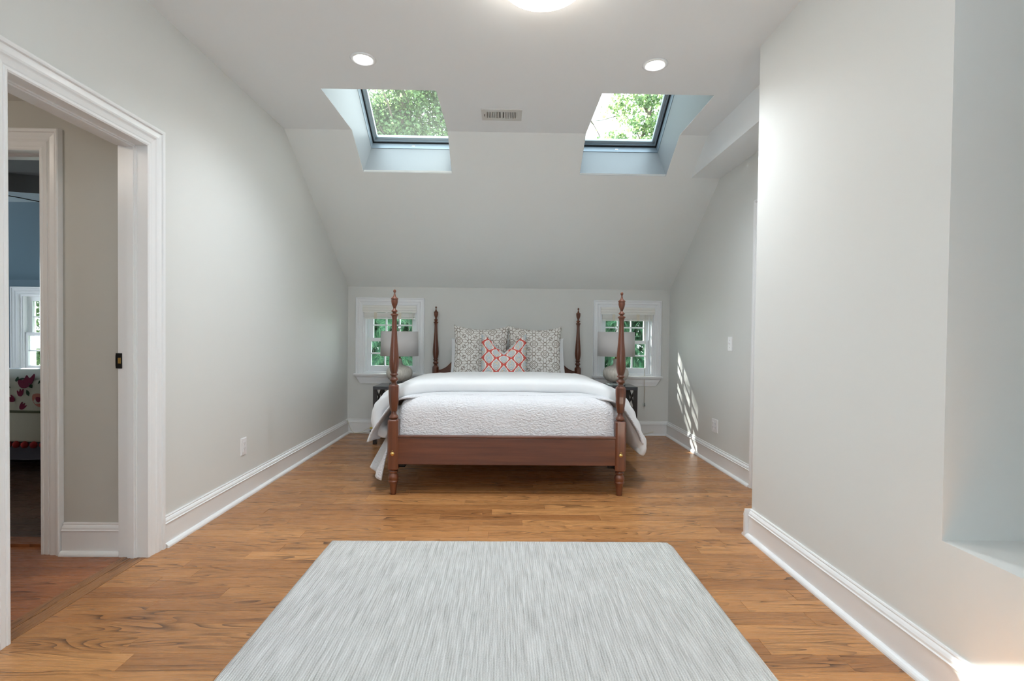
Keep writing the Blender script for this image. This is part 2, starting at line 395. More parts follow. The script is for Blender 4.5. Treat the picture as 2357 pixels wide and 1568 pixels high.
mat('thin_leaf', (.1, .2, .05), build=leafm((.09, .155, .07), (.14, .21, .09), (.20, .265, .10), .45))
mat('cedar_leaf', (.05, .15, .06), build=leafm((.018, .075, .036), (.042, .135, .06), (.095, .205, .09), .25))
mat('bark', (.10, .08, .065), .9, build=lambda nt, b: paint(nt, b, 12, .6))
mat('lawn', (.06, .12, .03), .95, build=lambda nt, b: fabric(nt, b, 30, .6))
mat('outer_wall', (.5, .5, .48), .8)

# ================================================================= room shell
XL, XR, D, ZC, YF, ZK = -1.747, 1.835, 5.512, 2.703, 3.917, 1.6265
XN, YN = 1.380, 2.715           # projecting wall on the right, its far end
XH = -1.880                     # hall face of the left wall
YR = -2.30                      # wall behind the camera
YHW = 2.467                     # hall wall that faces the camera
def slope_z(y): return ZC - (y - YF) * (ZC - ZK) / (D - YF)

def wall_cells(us, vs, holes, fn, h0, h1):
    """a slab in (u,v) cut by rectangular holes; fn(u,v,h) -> world"""
    mb = MB()
    for i in range(len(us) - 1):
        for j in range(len(vs) - 1):
            u0, u1, v0, v1 = us[i], us[i + 1], vs[j], vs[j + 1]; cu, cv = (u0 + u1) / 2, (v0 + v1) / 2
            if any(a < cu < b and c < cv < d for a, b, c, d in holes): continue
            mb.prism([(u0, v0), (u1, v0), (u1, v1), (u0, v1)], fn, h0, h1)
    return mb
fX = lambda y, z, x: (x, y, z)
fY = lambda x, z, y: (x, y, z)
fZ = lambda x, y, z: (x, y, z)

# left wall with the doorway, cut along the sloping ceiling line
DY0, DY1, DZ = 1.755, 2.427, 2.005
mb = wall_cells([YR - .15, DY0 - .02, DY1 + .02, YF], [0, DZ + .02, ZC + .05], [(DY0 - .02, DY1 + .02, -1, DZ + .02)], fX, XH, XL)
mb.prism([(YF, 0), (D + .16, 0), (D + .16, ZK), (D, ZK), (YF, ZC + .05)], fX, XH, XL)
mb.build('wall_left', 'wall_paint', kind='structure')
# back knee wall with two windows
WL = (-1.570, -0.985); WR = (1.070, 1.655); WZ = (.665, 1.42)
mb = wall_cells([XL, WL[0], WL[1], WR[0], WR[1], XR], [0, WZ[0], WZ[1], ZK + .03], [(WL[0], WL[1], *WZ), (WR[0], WR[1], *WZ)], fY, D, D + .17)
mb.build('wall_back', 'wall_paint', kind='structure')
# right alcove wall, with a closet doorway hidden behind the projecting wall
mb = MB(); mb.prism([(3.525, 0), (D + .17, 0), (D + .17, ZK), (D, ZK + .03), (YF, ZC + .05), (3.525, ZC + .05)], fX, XR, XR + .14)
mb.box(XR, XR + .14, YN - .3, 3.525, 2.02, ZC + .05); mb.box(XR + .10, XR + .14, YN - .3, 3.525, 0, 2.03)
mb.build('wall_right', 'wall_paint', kind='structure')
# projecting wall on the right and the parapet below the niche
NY, NZ = 1.527, .477
mb = MB(); mb.box(XN, XR + .14, NY, YN, 0, ZC + .05); mb.box(XN, 2.75, YR, NY, 0, NZ); mb.box(XR + .14, 2.75, NY, NY + .1, 0, ZC + .05)
mb.box(XN, 2.75, YR, .70, NZ, ZC + .05); mb.box(XN, 2.75, -.35, NY, 2.48, ZC + .05)
mb.build('wall_right_front', 'wall_paint', kind='structure')
mb = MB().box(2.60, 2.74, -.45, NY + .1, NZ, 2.5)
mb.build('wall_niche', 'wall_paint', kind='structure')
# wall behind the camera, with an unseen opening added for sky light
mb = wall_cells([XH, -1.30, -.55, XN], [0, .95, 1.95, ZC + .05], [(-1.30, -.55, .95, 1.95)], fY, YR - .15, YR)
mb.build('wall_front', 'wall_paint', kind='structure')

# ceilings: flat part and 34 degree slope, both cut by the skylight shafts
SKY = ((-1.220, -0.470), (0.620, 1.362)); SY0, SY1 = 3.268, 4.246
XB = 1.585; ZB = 2.475          # boxed beam on the right
def ceil_strip(fn_y0, fn_y1, fz):
    m_ = MB(); xs = [XL, SKY[0][0], SKY[0][1], SKY[1][0], SKY[1][1], XR]
    for i in range(5):
        y0, y1 = (fn_y0, fn_y1)
        hole = i in (1, 3)
        segs = [(y0, y1)] if not hole else ([(y0, SY0)] if fz is None else [(SY1, y1)])
        for a, b_ in segs:
            za, zb = (ZC, ZC) if fz is None else (fz(a), fz(b_))
            p = [(xs[i], a, za), (xs[i + 1], a, za), (xs[i + 1], b_, zb), (xs[i], b_, zb)]
            q = [(x, y, z + .02) for x, y, z in p]
            m_.add(p + q, [(0, 1, 2, 3), (7, 6, 5, 4), (0, 4, 5, 1), (1, 5, 6, 2), (2, 6, 7, 3), (3, 7, 4, 0)])
    return m_
ceil_strip(YR - .1, YF, None).build('ceiling', 'ceiling_paint', kind='structure')
ceil_strip(YF, D + .03, slope_z).build('ceiling_slope', 'slope_paint', kind='structure')
mb = MB(); mb.prism([(YN - .2, ZB), (YF + (ZC - ZB) / .675, ZB), (YF, ZC + .01), (YN - .2, ZC + .01)], fX, XB, XR + .01)
mb.build('beam_right', 'ceiling_paint', kind='structure')

# skylights: shaft boards, grey frame, sash, pane
RA = math.radians(37.0); FB = (4.48, 2.770)      # roof pitch, lower inner corner of the frame
rd = Vector((0, -math.cos(RA), math.sin(RA))); rn = Vector((0, math.sin(RA), math.cos(RA)))
LEN = 1.05
for k, (a, b_) in enumerate(SKY):
    root = struct_root('window_%d' % (k + 3))
    fb = Vector((0, *FB)); ft = fb + rd * LEN
    sd = [(SY0, ZC + .004), (YF, ZC + .004), (SY1, slope_z(SY1) + .004), (FB[0], FB[1]), (ft.y, ft.z)]
    m_ = MB(); m_.prism(sd, fX, a - .02, a + .0008); m_.prism(sd, fX, b_ - .0008, b_ + .02)
    def quad(m2, p, q, n):
        n = Vector(n) * .02
        v = [(a - .02, *p), (b_ + .02, *p), (b_ + .02, *q), (a - .02, *q)]
        m2.add(v + [tuple(Vector(w) + n) for w in v], [(3, 2, 1, 0), (4, 5, 6, 7), (0, 1, 5, 4), (1, 2, 6, 5), (2, 3, 7, 6), (3, 0, 4, 7)])
    quad(m_, (SY1 - .001, slope_z(SY1) + .004), FB, (0, .9, -.4)); quad(m_, (SY0 + .001, ZC + .004), (ft.y, ft.z), (0, -.9, .4))
    m_.build('shaft', 'shaft_darkened', root)
    def fr(u, v, h): return tuple(Vector((u, *FB)) + rd * v + rn * h)      # u = X, v up the roof, h outward
    def ring(m2, u0, u1, v0, v1, w, h0, h1, wb=None):
        wb = wb or w
        m2.prism([(u0, v0), (u1, v0), (u1, v0 + wb), (u0, v0 + wb)], fr, h0, h1); m2.prism([(u0, v1 - w), (u1, v1 - w), (u1, v1), (u0, v1)], fr, h0, h1)
        m2.prism([(u0, v0), (u0 + w, v0), (u0 + w, v1), (u0, v1)], fr, h0, h1); m2.prism([(u1 - w, v0), (u1, v0), (u1, v1), (u1 - w, v1)], fr, h0, h1)
    m_ = MB(); ring(m_, a - .03, b_ + .03, -.03, LEN + .03, .034, .0, .075); m_.build('frame', 'grey_alu', root)
    m_ = MB(); ring(m_, a - .03, b_ + .03, -.03, LEN + .03, .044, .075, .082); m_.build('gasket', 'black_metal', root)
    m_ = MB(); ring(m_, a - .03, b_ + .03, -.03, LEN + .03, .052, .082, .105); m_.build('sash', 'grey_alu', root)
    m_ = MB(); ring(m_, a - .03, b_ + .03, -.03, LEN + .03, .075, .105, .140); m_.build('glazing_bead', 'grey_alu_light', root)
    m_ = MB(); m_.prism([(a, .0), (b_, 0), (b_, LEN), (a, LEN)], fr, .118, .124); m_.build('pane', 'dusty_glass' if k == 0 else 'window_glass', root)
    m_ = MB(); cx = (a + b_) / 2; m_.prism([(cx - .012, .002), (cx + .012, .002), (cx + .012, .006), (cx - .012, .006)], fr, .030, .040); m_.build('latch', 'chrome', root)
# roof outside (keeps the attic dark between the skylights)
mb = MB(); xs = [XH - .2, SKY[0][0] - .03, SKY[0][1] + .03, SKY[1][0] - .03, SKY[1][1] + .03, 2.9]
for i in range(5):
    for v0, v1 in ([(-1.7, 3.4)] if i in (0, 2, 4) else [(-1.7, -.03), (LEN + .03, 3.4)]):
        fr2 = lambda u, v, h: tuple(Vector((u, *FB)) + rd * v + rn * h)
        mb.prism([(xs[i], v0), (xs[i + 1], v0), (xs[i + 1], v1), (xs[i], v1)], fr2, .06, .10)
mb.build('roof', 'outer_wall', kind='structure')

# ---------------------------------------------------------------- floor: subfloor, every strip its own plank
mb = MB(); mb.box(XH, XR + .14, YR - .15, D + .17, -.12, -.012); mb.box(XL, XN, YR, .9, -.012, 0)
floor = mb.build('floor', 'oak', kind='structure')
PW = .0889
def planks(x0, x1, y0, y1, m_, parent, lmin=.55, lmax=1.6, zt=0.0, cut=None):
    y = y0; row = 0
    while y < y1 - .004:
        w = min(PW, y1 - y); x = x0; first = True
        while x < x1 - .01:
            L = random.uniform(lmin, lmax) * (random.uniform(.3, 1) if first else 1); first = False
            if x1 - (x + L) < .3: L = x1 - x
            g = .0004; b = .0005
            xa, xb = x + g, min(x + L, x1) - g; ya, yb = y + g, y + w - g
            dz = random.uniform(-.0004, .0004)
            v = [(xa, ya, zt - .012), (xb, ya, zt - .012), (xb, yb, zt - .012), (xa, yb, zt - .012),
                 (xa, ya, zt - b), (xb, ya, zt - b), (xb, yb, zt - b), (xa, yb, zt - b),
                 (xa + b, ya + b, zt + dz), (xb - b, ya + b, zt + dz), (xb - b, yb - b, zt + dz), (xa + b, yb - b, zt + dz)]
            f = [(8, 9, 10, 11), (0, 1, 5, 4), (1, 2, 6, 5), (2, 3, 7, 6), (3, 0, 4, 7), (4, 5, 9, 8), (5, 6, 10, 9), (6, 7, 11, 10), (7, 4, 8, 11)]
            MB().add(v, f).build('plank', m_, parent, origin=((xa + xb) / 2, (ya + yb) / 2, zt), fix=False)
            x += L
        y += w; row += 1
planks(XL, XR, .9, D, 'oak', floor)
# doorway threshold board and hall floor
hall_floor = MB().box(-4.2, XH, .2, YHW + .14, -.12, -.012).build('floor_hall', 'oak_red', kind='structure')
planks(-3.3, XH + .02, 1.35, YHW + .005, 'oak_red', hall_floor)
mb = MB(); mb.box(XH + .021, XL - .066, DY0 - .02, DY1 + .02, -.012, .002, .0015); mb.build('threshold', 'oak_threshold', floor)
mb = MB(); mb.box(XL - .065, XL - .001, DY0 - .02, DY1 + .02, -.012, .0005, .001); mb.build('threshold', 'oak_threshold', floor)

# ---------------------------------------------------------------- mouldings
def extrude_profile(prof, p0, p1, nrm):
    """prof = [(depth from wall, z)], along p0->p1 (floor points), nrm = into the room"""
    m_ = MB(); n = len(prof); nx, ny = nrm
    v = [(p[0] + nx * d, p[1] + ny * d, z) for p in (p0, p1) for d, z in prof]
    return m_.add(v, [tuple(range(n - 1, -1, -1)), tuple(range(n, 2 * n))] + [(i, (i + 1) % n, n + (i + 1) % n, n + i) for i in range(n)])
BP = [(0, 0), (.017, 0), (.017, .118), (0, .118)]
CP = [(0, .118), (.020, .118), (.021, .122), (.017, .126), (.0165, .134), (.012, .142), (.007, .147), (.0085, .152), (.006, .157), (0, .157)]
SP = [(.017, 0), (.037, 0), (.0362, .007), (.0335, .0125), (.0285, .0175), (.023, .0205), (.017, .0215)]
def baseboard(side, runs):
    root = None
    for i, (p0, p1, nrm) in enumerate(runs):
        if root is None: root = extrude_profile(BP, p0, p1, nrm).build('baseboard_' + side, 'trim_paint', kind='structure')
        else: extrude_profile(BP, p0, p1, nrm).build('board', 'trim_paint', root)
        extrude_profile(CP, p0, p1, nrm).build('cap_moulding', 'trim_paint', root)
        extrude_profile(SP, p0, p1, nrm).build('shoe_moulding', 'trim_paint', root)
    return root
baseboard('left', [((XL, DY1 + .108), (XL, D), (1, 0))])
baseboard('back', [((XL, D), (XR, D), (0, -1))])
baseboard('right', [((XR, 3.617), (XR, D), (-1, 0))])
baseboard('right_front', [((XN, YR), (XN, YN + .0), (-1, 0)), ((XN - .037, YN), (XR, YN), (0, 1))])
baseboard('hall', [((-2.176, YHW), (XH - .004, YHW), (0, -1))])

CASE = [(0, 0), (0, .010), (.006, .014), (.014, .014), (.017, .011), (.022, .013), (.040, .0155), (.0425, .012), (.046, .014), (.052, .019), (.060, .0205), (.084, .0185), (.087, .026), (.094, .0275), (.100, .0275), (.104, .024), (.106, .0), ]
def casing(root, fn, u0, u1, v0, v1, m_='trim_paint', prof=CASE, legs=(True, True), head=True, sc=1.0):
    pr = [(o * sc, h) for o, h in prof]; n = len(pr)
    fs = [(i, i + 1, n + i + 1, n + i) for i in range(n - 1)] + [tuple(range(n - 1, -1, -1)), tuple(range(n, 2 * n)), (0, n, 2 * n - 1, n - 1)]
    if legs[0]: MB().add([fn(u0 - o, v0, h) for o, h in pr] + [fn(u0 - o, v1 + o, h) for o, h in pr], fs).build('casing', m_, root)
    if legs[1]: MB().add([fn(u1 + o, v0, h) for o, h in pr] + [fn(u1 + o, v1 + o, h) for o, h in pr], fs).build('casing', m_, root)
    if head: MB().add([fn(u0 - o, v1 + o, h) for o, h in pr] + [fn(u1 + o, v1 + o, h) for o, h in pr], fs).build('casing', m_, root)
def jamb(root, fn, u0, u1, v1, h0, h1, m_='trim_paint', stop=True, t=.02):
    """three jamb boards lining an opening between depths h0..h1, with a stop moulding"""
    for (a, b_, c, d) in ((u0 - t, u0, 0, v1 + t), (u1, u1 + t, 0, v1 + t), (u0, u1, v1, v1 + t)):
        MB().prism([(a, c), (b_, c), (b_, d), (a, d)], fn, h0, h1).build('jamb', m_, root)
    if stop:
        s0, s1 = h0 + (h1 - h0) * .38, h0 + (h1 - h0) * .62; q = .012; e = .004
        for (a, b_, c, d) in ((u0, u0 + q, 0, v1), (u1 - q, u1, 0, v1), (u0 + q, u1 - q, v1 - q, v1)):
            m2 = MB().prism([(a, c), (b_, c), (b_, d), (a, d)], fn, s0, s1); m2.build('stop_moulding', m_, root)
            m3 = MB()
            if b_ - a < .05:
                aa, bb = (a, a + q * .55) if a == u0 else (b_ - q * .55, b_)
                m3.prism([(aa, c), (bb, c), (bb, d - q * .45), (aa, d - q * .45)], fn, s1, s1 + .008)
            else: m3.prism([(a, d - q * .55), (b_, d - q * .55), (b_, d), (a, d)], fn, s1, s1 + .008)
            m3.build('stop_bead', m_, root)
# door 1: left wall doorway
d1 = struct_root('door_1')
fLW = lambda u, v, h: (XL + h, u, v)
casing(d1, fLW, DY0 + .0, DY1 - .0, 0, DZ)
jamb(d1, fLW, DY0, DY1, DZ, XH - XL, 0)
fLH = lambda u, v, h: (XH - h, u, v)
casing(d1, fLH, DY0, DY1, 0, DZ, legs=(True, False), head=True)
# strike plate on the hall edge of the far jamb
sp = MB(); sp.box(XH - .010, XH + .020, DY1 - .004, DY1 + .0005, .925, 1.000, .002); sp.box(XH - .010, XH - .006, DY1 - .004, DY1 + .012, .935, .990)
spo = sp.build('strike_plate', 'black_metal', d1)
MB().box(XH + .002, XH + .016, DY1 - .0052, DY1 - .0035, .950, .978, .0005).build('strike_hole', 'brass', spo)
# door 2: doorway from the hall to the blue bedroom
D2X0, D2X1, D2Z = -3.05, -2.282, 1.985
fHW = lambda u, v, h: (u, YHW - h, v)
d2 = struct_root('door_2'); casing(d2, fHW, D2X0, D2X1, 0, D2Z, sc=.98); jamb(d2, fHW, D2X0, D2X1, D2Z, -.135, 0)
# door 3: casing of the closet doorway on the alcove wall
fRW = lambda u, v, h: (XR - h, u, v)
d3 = struct_root('door_3'); casing(d3, fRW, 2.80, 3.51, 0, 2.008, legs=(False, True), head=True)
MB().box(XR + .03, XR + .065, 2.80, 3.505, .01, 2.005).build('door_panel', 'trim_paint', d3)

# ---------------------------------------------------------------- hall and blue bedroom shells
mb = wall_cells([-6.4, D2X0 - .02, D2X1 + .02, XH], [0, D2Z + .02, 3.0], [(D2X0 - .02, D2X1 + .02, -1, D2Z + .02)], fY, YHW, YHW + .135)
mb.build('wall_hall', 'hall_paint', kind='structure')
mb = MB(); mb.box(-4.3, -4.2, .2, YHW, 0, 2.5); mb.box(-4.2, XH, .1, .2, 0, 2.5); mb.build('wall_hall_side', 'hall_paint', kind='structure')
mb = MB(); mb.box(-4.2, XH, .2, YHW, 2.285, 2.33); mb.build('ceiling_hall', 'hall_paint', kind='structure')
MB().prism([(0, 0), (.06, 0), (.055, -.02), (.02, -.05), (.0, -.06)], lambda a, b_, x: (x, YHW - a, 2.285 + b_), -4.2, XH).build('trim_1', 'hall_paint', kind='structure')
ro = struct_root('floor_bedroom')
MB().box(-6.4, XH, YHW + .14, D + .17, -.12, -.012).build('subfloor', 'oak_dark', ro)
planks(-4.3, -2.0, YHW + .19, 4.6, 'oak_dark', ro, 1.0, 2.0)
MB().box(D2X0, D2X1, YHW + .10, YHW + .19, -.012, .004, .0015).build('threshold', 'oak_red', ro)
BW = (-5.335, -4.60); BZ = (.63, 1.495)
mb = wall_cells([-6.4, BW[0], BW[1], XH], [0, *BZ, 1.66], [(*BW, *BZ)], fY, D, D + .17); mb.build('wall_bedroom_back', 'blue_paint', kind='structure')
wall_cells([YHW, 3.5, 4.3, D], [0, .85, 1.85, 3], [(3.5, 4.3, .85, 1.85)], fX, -6.5, -6.4).build('wall_bedroom_left', 'blue_paint', kind='structure')  # side opening is unseen, added to hold the bedroom fill light
MB().prism([(4.85, 2.34), (D, 1.655), (D, 1.70), (4.85, 2.39)], fX, -6.4, XH).build('ceiling_bedroom_slope', 'blue_paint', kind='structure')
# flat bedroom ceiling with an oval recess
m_ = MB(); cx, cy, ra, rb = -3.9, 3.90, 1.1, .68; n = 48
ov = [(cx + ra * math.cos(2 * math.pi * i / n), cy + rb * math.sin(2 * math.pi * i / n)) for i in range(n)]
def edge_pt(x, y):
    dx, dy = x - cx, y - cy; t = min(((XH if dx > 0 else -6.4) - cx) / dx if abs(dx) > 1e-6 else 9e9, ((4.86 if dy > 0 else 2.6) - cy) / dy if abs(dy) > 1e-6 else 9e9); return (cx + dx * t, cy + dy * t)
for i in range(n):
    p, q = ov[i], ov[(i + 1) % n]; a, b_ = edge_pt(*p), edge_pt(*q)
    m_.add([(*p, 2.34), (*q, 2.34), (*b_, 2.34), (*a, 2.34)], [(0, 1, 2, 3)])
for cxy in ((-6.4, 2.6), (XH, 2.6), (-6.4, 4.86), (XH, 4.86)):
    best = sorted(range(n), key=lambda i: (edge_pt(*ov[i])[0] - cxy[0]) ** 2 + (edge_pt(*ov[i])[1] - cxy[1]) ** 2)[:2]
    m_.add([(*edge_pt(*ov[best[0]]), 2.34), (*edge_pt(*ov[best[1]]), 2.34), (*cxy, 2.34)], [(0, 1, 2)])
cb = m_.build('ceiling_bedroom', 'pale_blue_paint', kind='structure')
m_ = MB()
m_.add([(*p, 2.34) for p in ov] + [(*p, 2.50) for p in ov], [(i, (i + 1) % n, n + (i + 1) % n, n + i) for i in range(n)])
m_.add([(*p, 2.50) for p in ov], [tuple(range(n))]); m_.build('oval_recess', 'grey_ceiling_paint', cb)
m_ = MB(); m_.box(-6.4, XH, 2.6, 4.9, 2.75, 2.8); m_.prism([(4.85, 2.75), (D + .35, 1.72), (D + .35, 1.76), (4.85, 2.80)], fX, -6.5, XH - .2); m_.build('ceiling_attic', 'outer_wall', kind='structure')

# ================================================================= windows with sashes
def sash(root, x0, x1, z0, z1, y, cols, rows, m_, st=.042, rb=.05, rt=.042):
    f = MB(); t = .034
    f.box(x0, x0 + st, y, y + t, z0, z1); f.box(x1 - st, x1, y, y + t, z0, z1); f.box(x0 + st, x1 - st, y, y + t, z0, z0 + rb); f.box(x0 + st, x1 - st, y, y + t, z1 - rt, z1)
    so = f.build('sash', m_, root)
    gx0, gx1, gz0, gz1 = x0 + st, x1 - st, z0 + rb, z1 - rt; mw = .016
    cw = (gx1 - gx0 - (cols - 1) * mw) / cols; rh = (gz1 - gz0 - (rows - 1) * mw) / rows
    for i in range(1, cols):
        x = gx0 + i * cw + (i - 1) * mw; MB().box(x, x + mw, y + .002, y + t - .002, gz0, gz1, .003).build('muntin', m_, so)
    for j in range(1, rows):
        z = gz0 + j * rh + (j - 1) * mw; MB().box(gx0, gx1, y + .004, y + t - .004, z, z + mw, .003).build('muntin', m_, so)
    for i in range(cols):
        for j in range(rows):
            x = gx0 + i * (cw + mw); z = gz0 + j * (rh + mw)
            MB().box(x, x + cw, y + .015, y + .019, z, z + rh).build('pane', 'window_glass', so)
    return so
fBW = lambda u, v, h: (u, D - h, v)
CASE_W = [(o * .82, h) for o, h in CASE]
def window(num, x0, x1, z0, z1, m_='window_paint', cols=3, sill=True, dy=0.0):
    r = struct_root('window_%d' % num)
    casing(r, fBW, x0, x1, z0, z1, m_, CASE_W)
    # lining boards
    for (a, b_, c, d) in ((x0, x0 + .018, z0, z1), (x1 - .018, x1, z0, z1), (x0 + .018, x1 - .018, z1 - .018, z1), (x0 + .018, x1 - .018, z0, z0 + .02)):
        MB().box(a, b_, D, D + .165, c, d).build('lining', m_, r)
    for a in (x0 + .018, x1 - .030): MB().box(a, a + .012, D + .062 - dy, D + .078 - dy, z0 + .02, z1 - .018).build('parting_bead', m_, r)
    a, b_ = x0 + .020, x1 - .020; zm = (z0 + z1) / 2 - .005
    sash(r, a, b_, z0 + .02, zm + .022, D + .080 - dy, cols, 2, m_, .040, .062, .036)
    sash(r, a + .004, b_ - .004, zm - .02, z1 - .018, D + .118 - dy, cols, 2, m_, .050, .040, .05)
    if sill:
        w = .1; MB().box(x0 - w, x1 + w, D - .055, D + .06, z0 - .022, z0, .004).build('sill', m_, r)
        ap = [(0, 0), (.034, 0), (.034, -.012), (.026, -.020), (.022, -.045), (.014, -.072), (.012, -.09), (0, -.09)]; n = len(ap)
        v = [(x0 - .085 + (-zz) * .55 if True else 0, D - d, z0 - .022 + zz) for d, zz in ap] + [(x1 + .085 - (-zz) * .55, D - d, z0 - .022 + zz) for d, zz in ap]
        MB().add(v, [tuple(range(n - 1, -1, -1)), tuple(range(n, 2 * n))] + [(i, (i + 1) % n, n + (i + 1) % n, n + i) for i in range(n)]).build('apron', m_, r)
    return r
window(1, *WL, *WZ); window(2, *WR, *WZ)
window(5, *BW, *BZ, sill=True, dy=.055)

# ================================================================= outdoors
MB().box(-40, 40, D + .5, 60, -3.35, -3.3).build('ground', 'lawn', kind='structure')
def leafy(pts, size, seed, fold=.18):
    """many small pointed leaves; each leaf its own four-triangle island"""
    rnd = random.Random(seed); m_ = MB(); V = []; F = []
    for p in pts:
        s = size * rnd.uniform(.6, 1.25); d = Vector((rnd.gauss(0, 1), rnd.gauss(0, 1), rnd.gauss(-.3, .8))).normalized()
        u = d.cross(Vector((rnd.gauss(0, 1), rnd.gauss(0, 1), rnd.gauss(0, 1)))).normalized(); w = d.cross(u); o = len(V)
        V += [p, p + d * s * .45 + u * s * .42 + w * s * fold, p + d * s, p + d * s * .45 - u * s * .42 + w * s * fold]
        F += [(o, o + 1, o + 2), (o, o + 2, o + 3)]
    m_.v = [tuple(v) for v in V]; m_.f = F; m_.sm = [False] * len(F)
    return m_
def branch_path(a, b_, seed, wob=.12, n=7):
    rnd = random.Random(seed); a, b_ = Vector(a), Vector(b_); L = (b_ - a).length
    return [a.lerp(b_, i / n) + Vector((rnd.gauss(0, 1), rnd.gauss(0, 1), rnd.gauss(0, 1))) * L * wob * .3 * math.sin(math.pi * i / n) for i in range(n + 1)]
def tree(name, label, base, top, clumps, nleaf, size, m_, seed, limbs, r0=.16, gap=None):
    rnd = random.Random(seed); t = thing(name, label, 'tree', base, group='trees outside the windows')
    base = Vector(base); tp = branch_path((0, 0, 0), Vector(top) - base, seed, .08, 10)
    MB().tube(tp, r0, 10, r2=r0 * .35).build('trunk', 'bark', t)
    bm_ = MB()
    for k, (i, e) in enumerate(limbs):
        p = branch_path(tp[i], Vector(e) - base, seed + k + 1, .2, 8); bm_.tube(p, .032, 6, r2=.008)
        for q in (3, 5, 7):
            e2 = p[q] + Vector((rnd.gauss(0, .5), rnd.gauss(0, .5), rnd.gauss(.25, .3))); bm_.tube(branch_path(p[q], e2, seed + 99 + k, .2, 4), .012, 5, r2=.004)
    if limbs: bm_.build('limbs', 'bark', t)
    pts = []
    tot = sum(c[3] for c in clumps)
    for (cx, cy, cz, wgt, rr) in clumps:
        sub = [Vector((rnd.gauss(0, 1), rnd.gauss(0, 1), rnd.gauss(0, .8))) * rr * .55 for _ in range(14)]
        for _ in range(int(nleaf * wgt / tot)):
            c = rnd.choice(sub); pts.append(Vector((cx, cy, cz)) - base + c + Vector((rnd.gauss(0, 1), rnd.gauss(0, 1), rnd.gauss(0, .7))) * rr * .24)
    if gap:                                        # leaves cleared along the sun's path to let its beam indoors
        g0, gd, gr = gap
        pts = [p for p in pts if ((p + base - g0) - gd * (p + base - g0).dot(gd)).length > gr or rnd.random() < .16]
    o = leafy(pts, size, seed).build('crown', m_, t, fix=False); o['kind'] = 'stuff'
    return t
rr = random.Random(3)
cl = [(-2.7 + rr.uniform(-3.0, 2.0), 13 + rr.uniform(-1.0, 1.4), 6.3 + rr.uniform(-2.6, 1.7), 1, .85) for _ in range(46)] + [(-3.45 + rr.uniform(-.6, .6), 10.8 + rr.uniform(-.5, .5), 9.0 + rr.uniform(-.5, .6), 1.2, .7) for _ in range(9)]  # second set of clumps is out of view, added to shade the right skylight
tree('maple_tree', 'dense green leafy tree filling the left skylight', (-2.9, 13.2, -3.3), (-2.7, 13.0, 7.6), cl, 95000, .085, 'maple_leaf', 11,
     [(6, (-4.6, 12.6, 6.6)), (6, (-1.2, 12.4, 7.2)), (7, (-3.9, 12.4, 7.9)), (5, (-1.6, 13.4, 6.0)), (8, (-2.2, 12.2, 8.0)), (8, (-3.4, 10.9, 9.0))], .28, (Vector((1.42, 5.6, .98)), Vector((-.68, 1, .9)).normalized(), .5))
cl = [(x, y, z, w, r_) for x, y, z, w, r_ in ((2.9, 11, 6.3, 1.3, .5), (3.3, 11, 5.6, 1.2, .5), (2.9, 11.2, 4.9, 1.2, .5), (4.4, 11, 6.6, 1.2, .5), (4.5, 11.3, 5.4, 1, .45), (2.3, 11, 5.3, .7, .4), (3.8, 11.4, 4.7, 1.1, .5), (2.1, 11.4, 4.6, .8, .4), (4.2, 11, 4.9, .9, .4), (3.6, 11, 7.4, 1, .5), (4.6, 11.4, 7.2, .8, .5), (2.4, 11.2, 7.6, .7, .5), (4.9, 11, 6.0, .8, .4), (3.7, 11.2, 6.2, .5, .4), (3.2, 11.4, 4.0, 1.5, .7), (4.6, 11.5, 4.0, 1.5, .7), (1.6, 11.5, 3.8, 1.2, .6))]
tree('maple_tree', 'sparse sunlit tree with pale leaves seen through the right skylight', (3.1, 11.4, -3.3), (3.0, 11.1, 8.4), cl, 15000, .088, 'thin_leaf', 23,
     [(7, (4.9, 11, 6.9)), (7, (1.8, 11.2, 6.0)), (6, (4.8, 11.2, 5.6)), (8, (4.3, 11, 8.3)), (8, (2.2, 11, 7.9)), (5, (1.6, 11.3, 4.6)), (6, (2.6, 11.0, 6.4))], .10)
def frond(rnd, L):
    """one drooping feathery spray: list of narrow leaflets as (quad verts)"""
    out = []; n = 15; x = Vector((1, 0, 0))
    def P(t): return Vector((L * t, 0, -L * .42 * t * t))
    for i in range(1, n + 1):
        t = i / n; p = P(t * .95); ll = L * .42 * (1 - .65 * t)
        for sg in (-1, 1):
            d = Vector((.75, sg * .65, -.25 - .3 * t)).normalized(); e = p + d * ll; w = Vector((-.06, .04 * sg, .02)) * ll * 1.0
            out.append((p, (p + e) / 2 + w, e, (p + e) / 2 - w * .8))
    out.append((P(0), P(.5) + Vector((0, .012, 0)), P(1.0), P(.5) - Vector((0, .012, 0))))
    return out
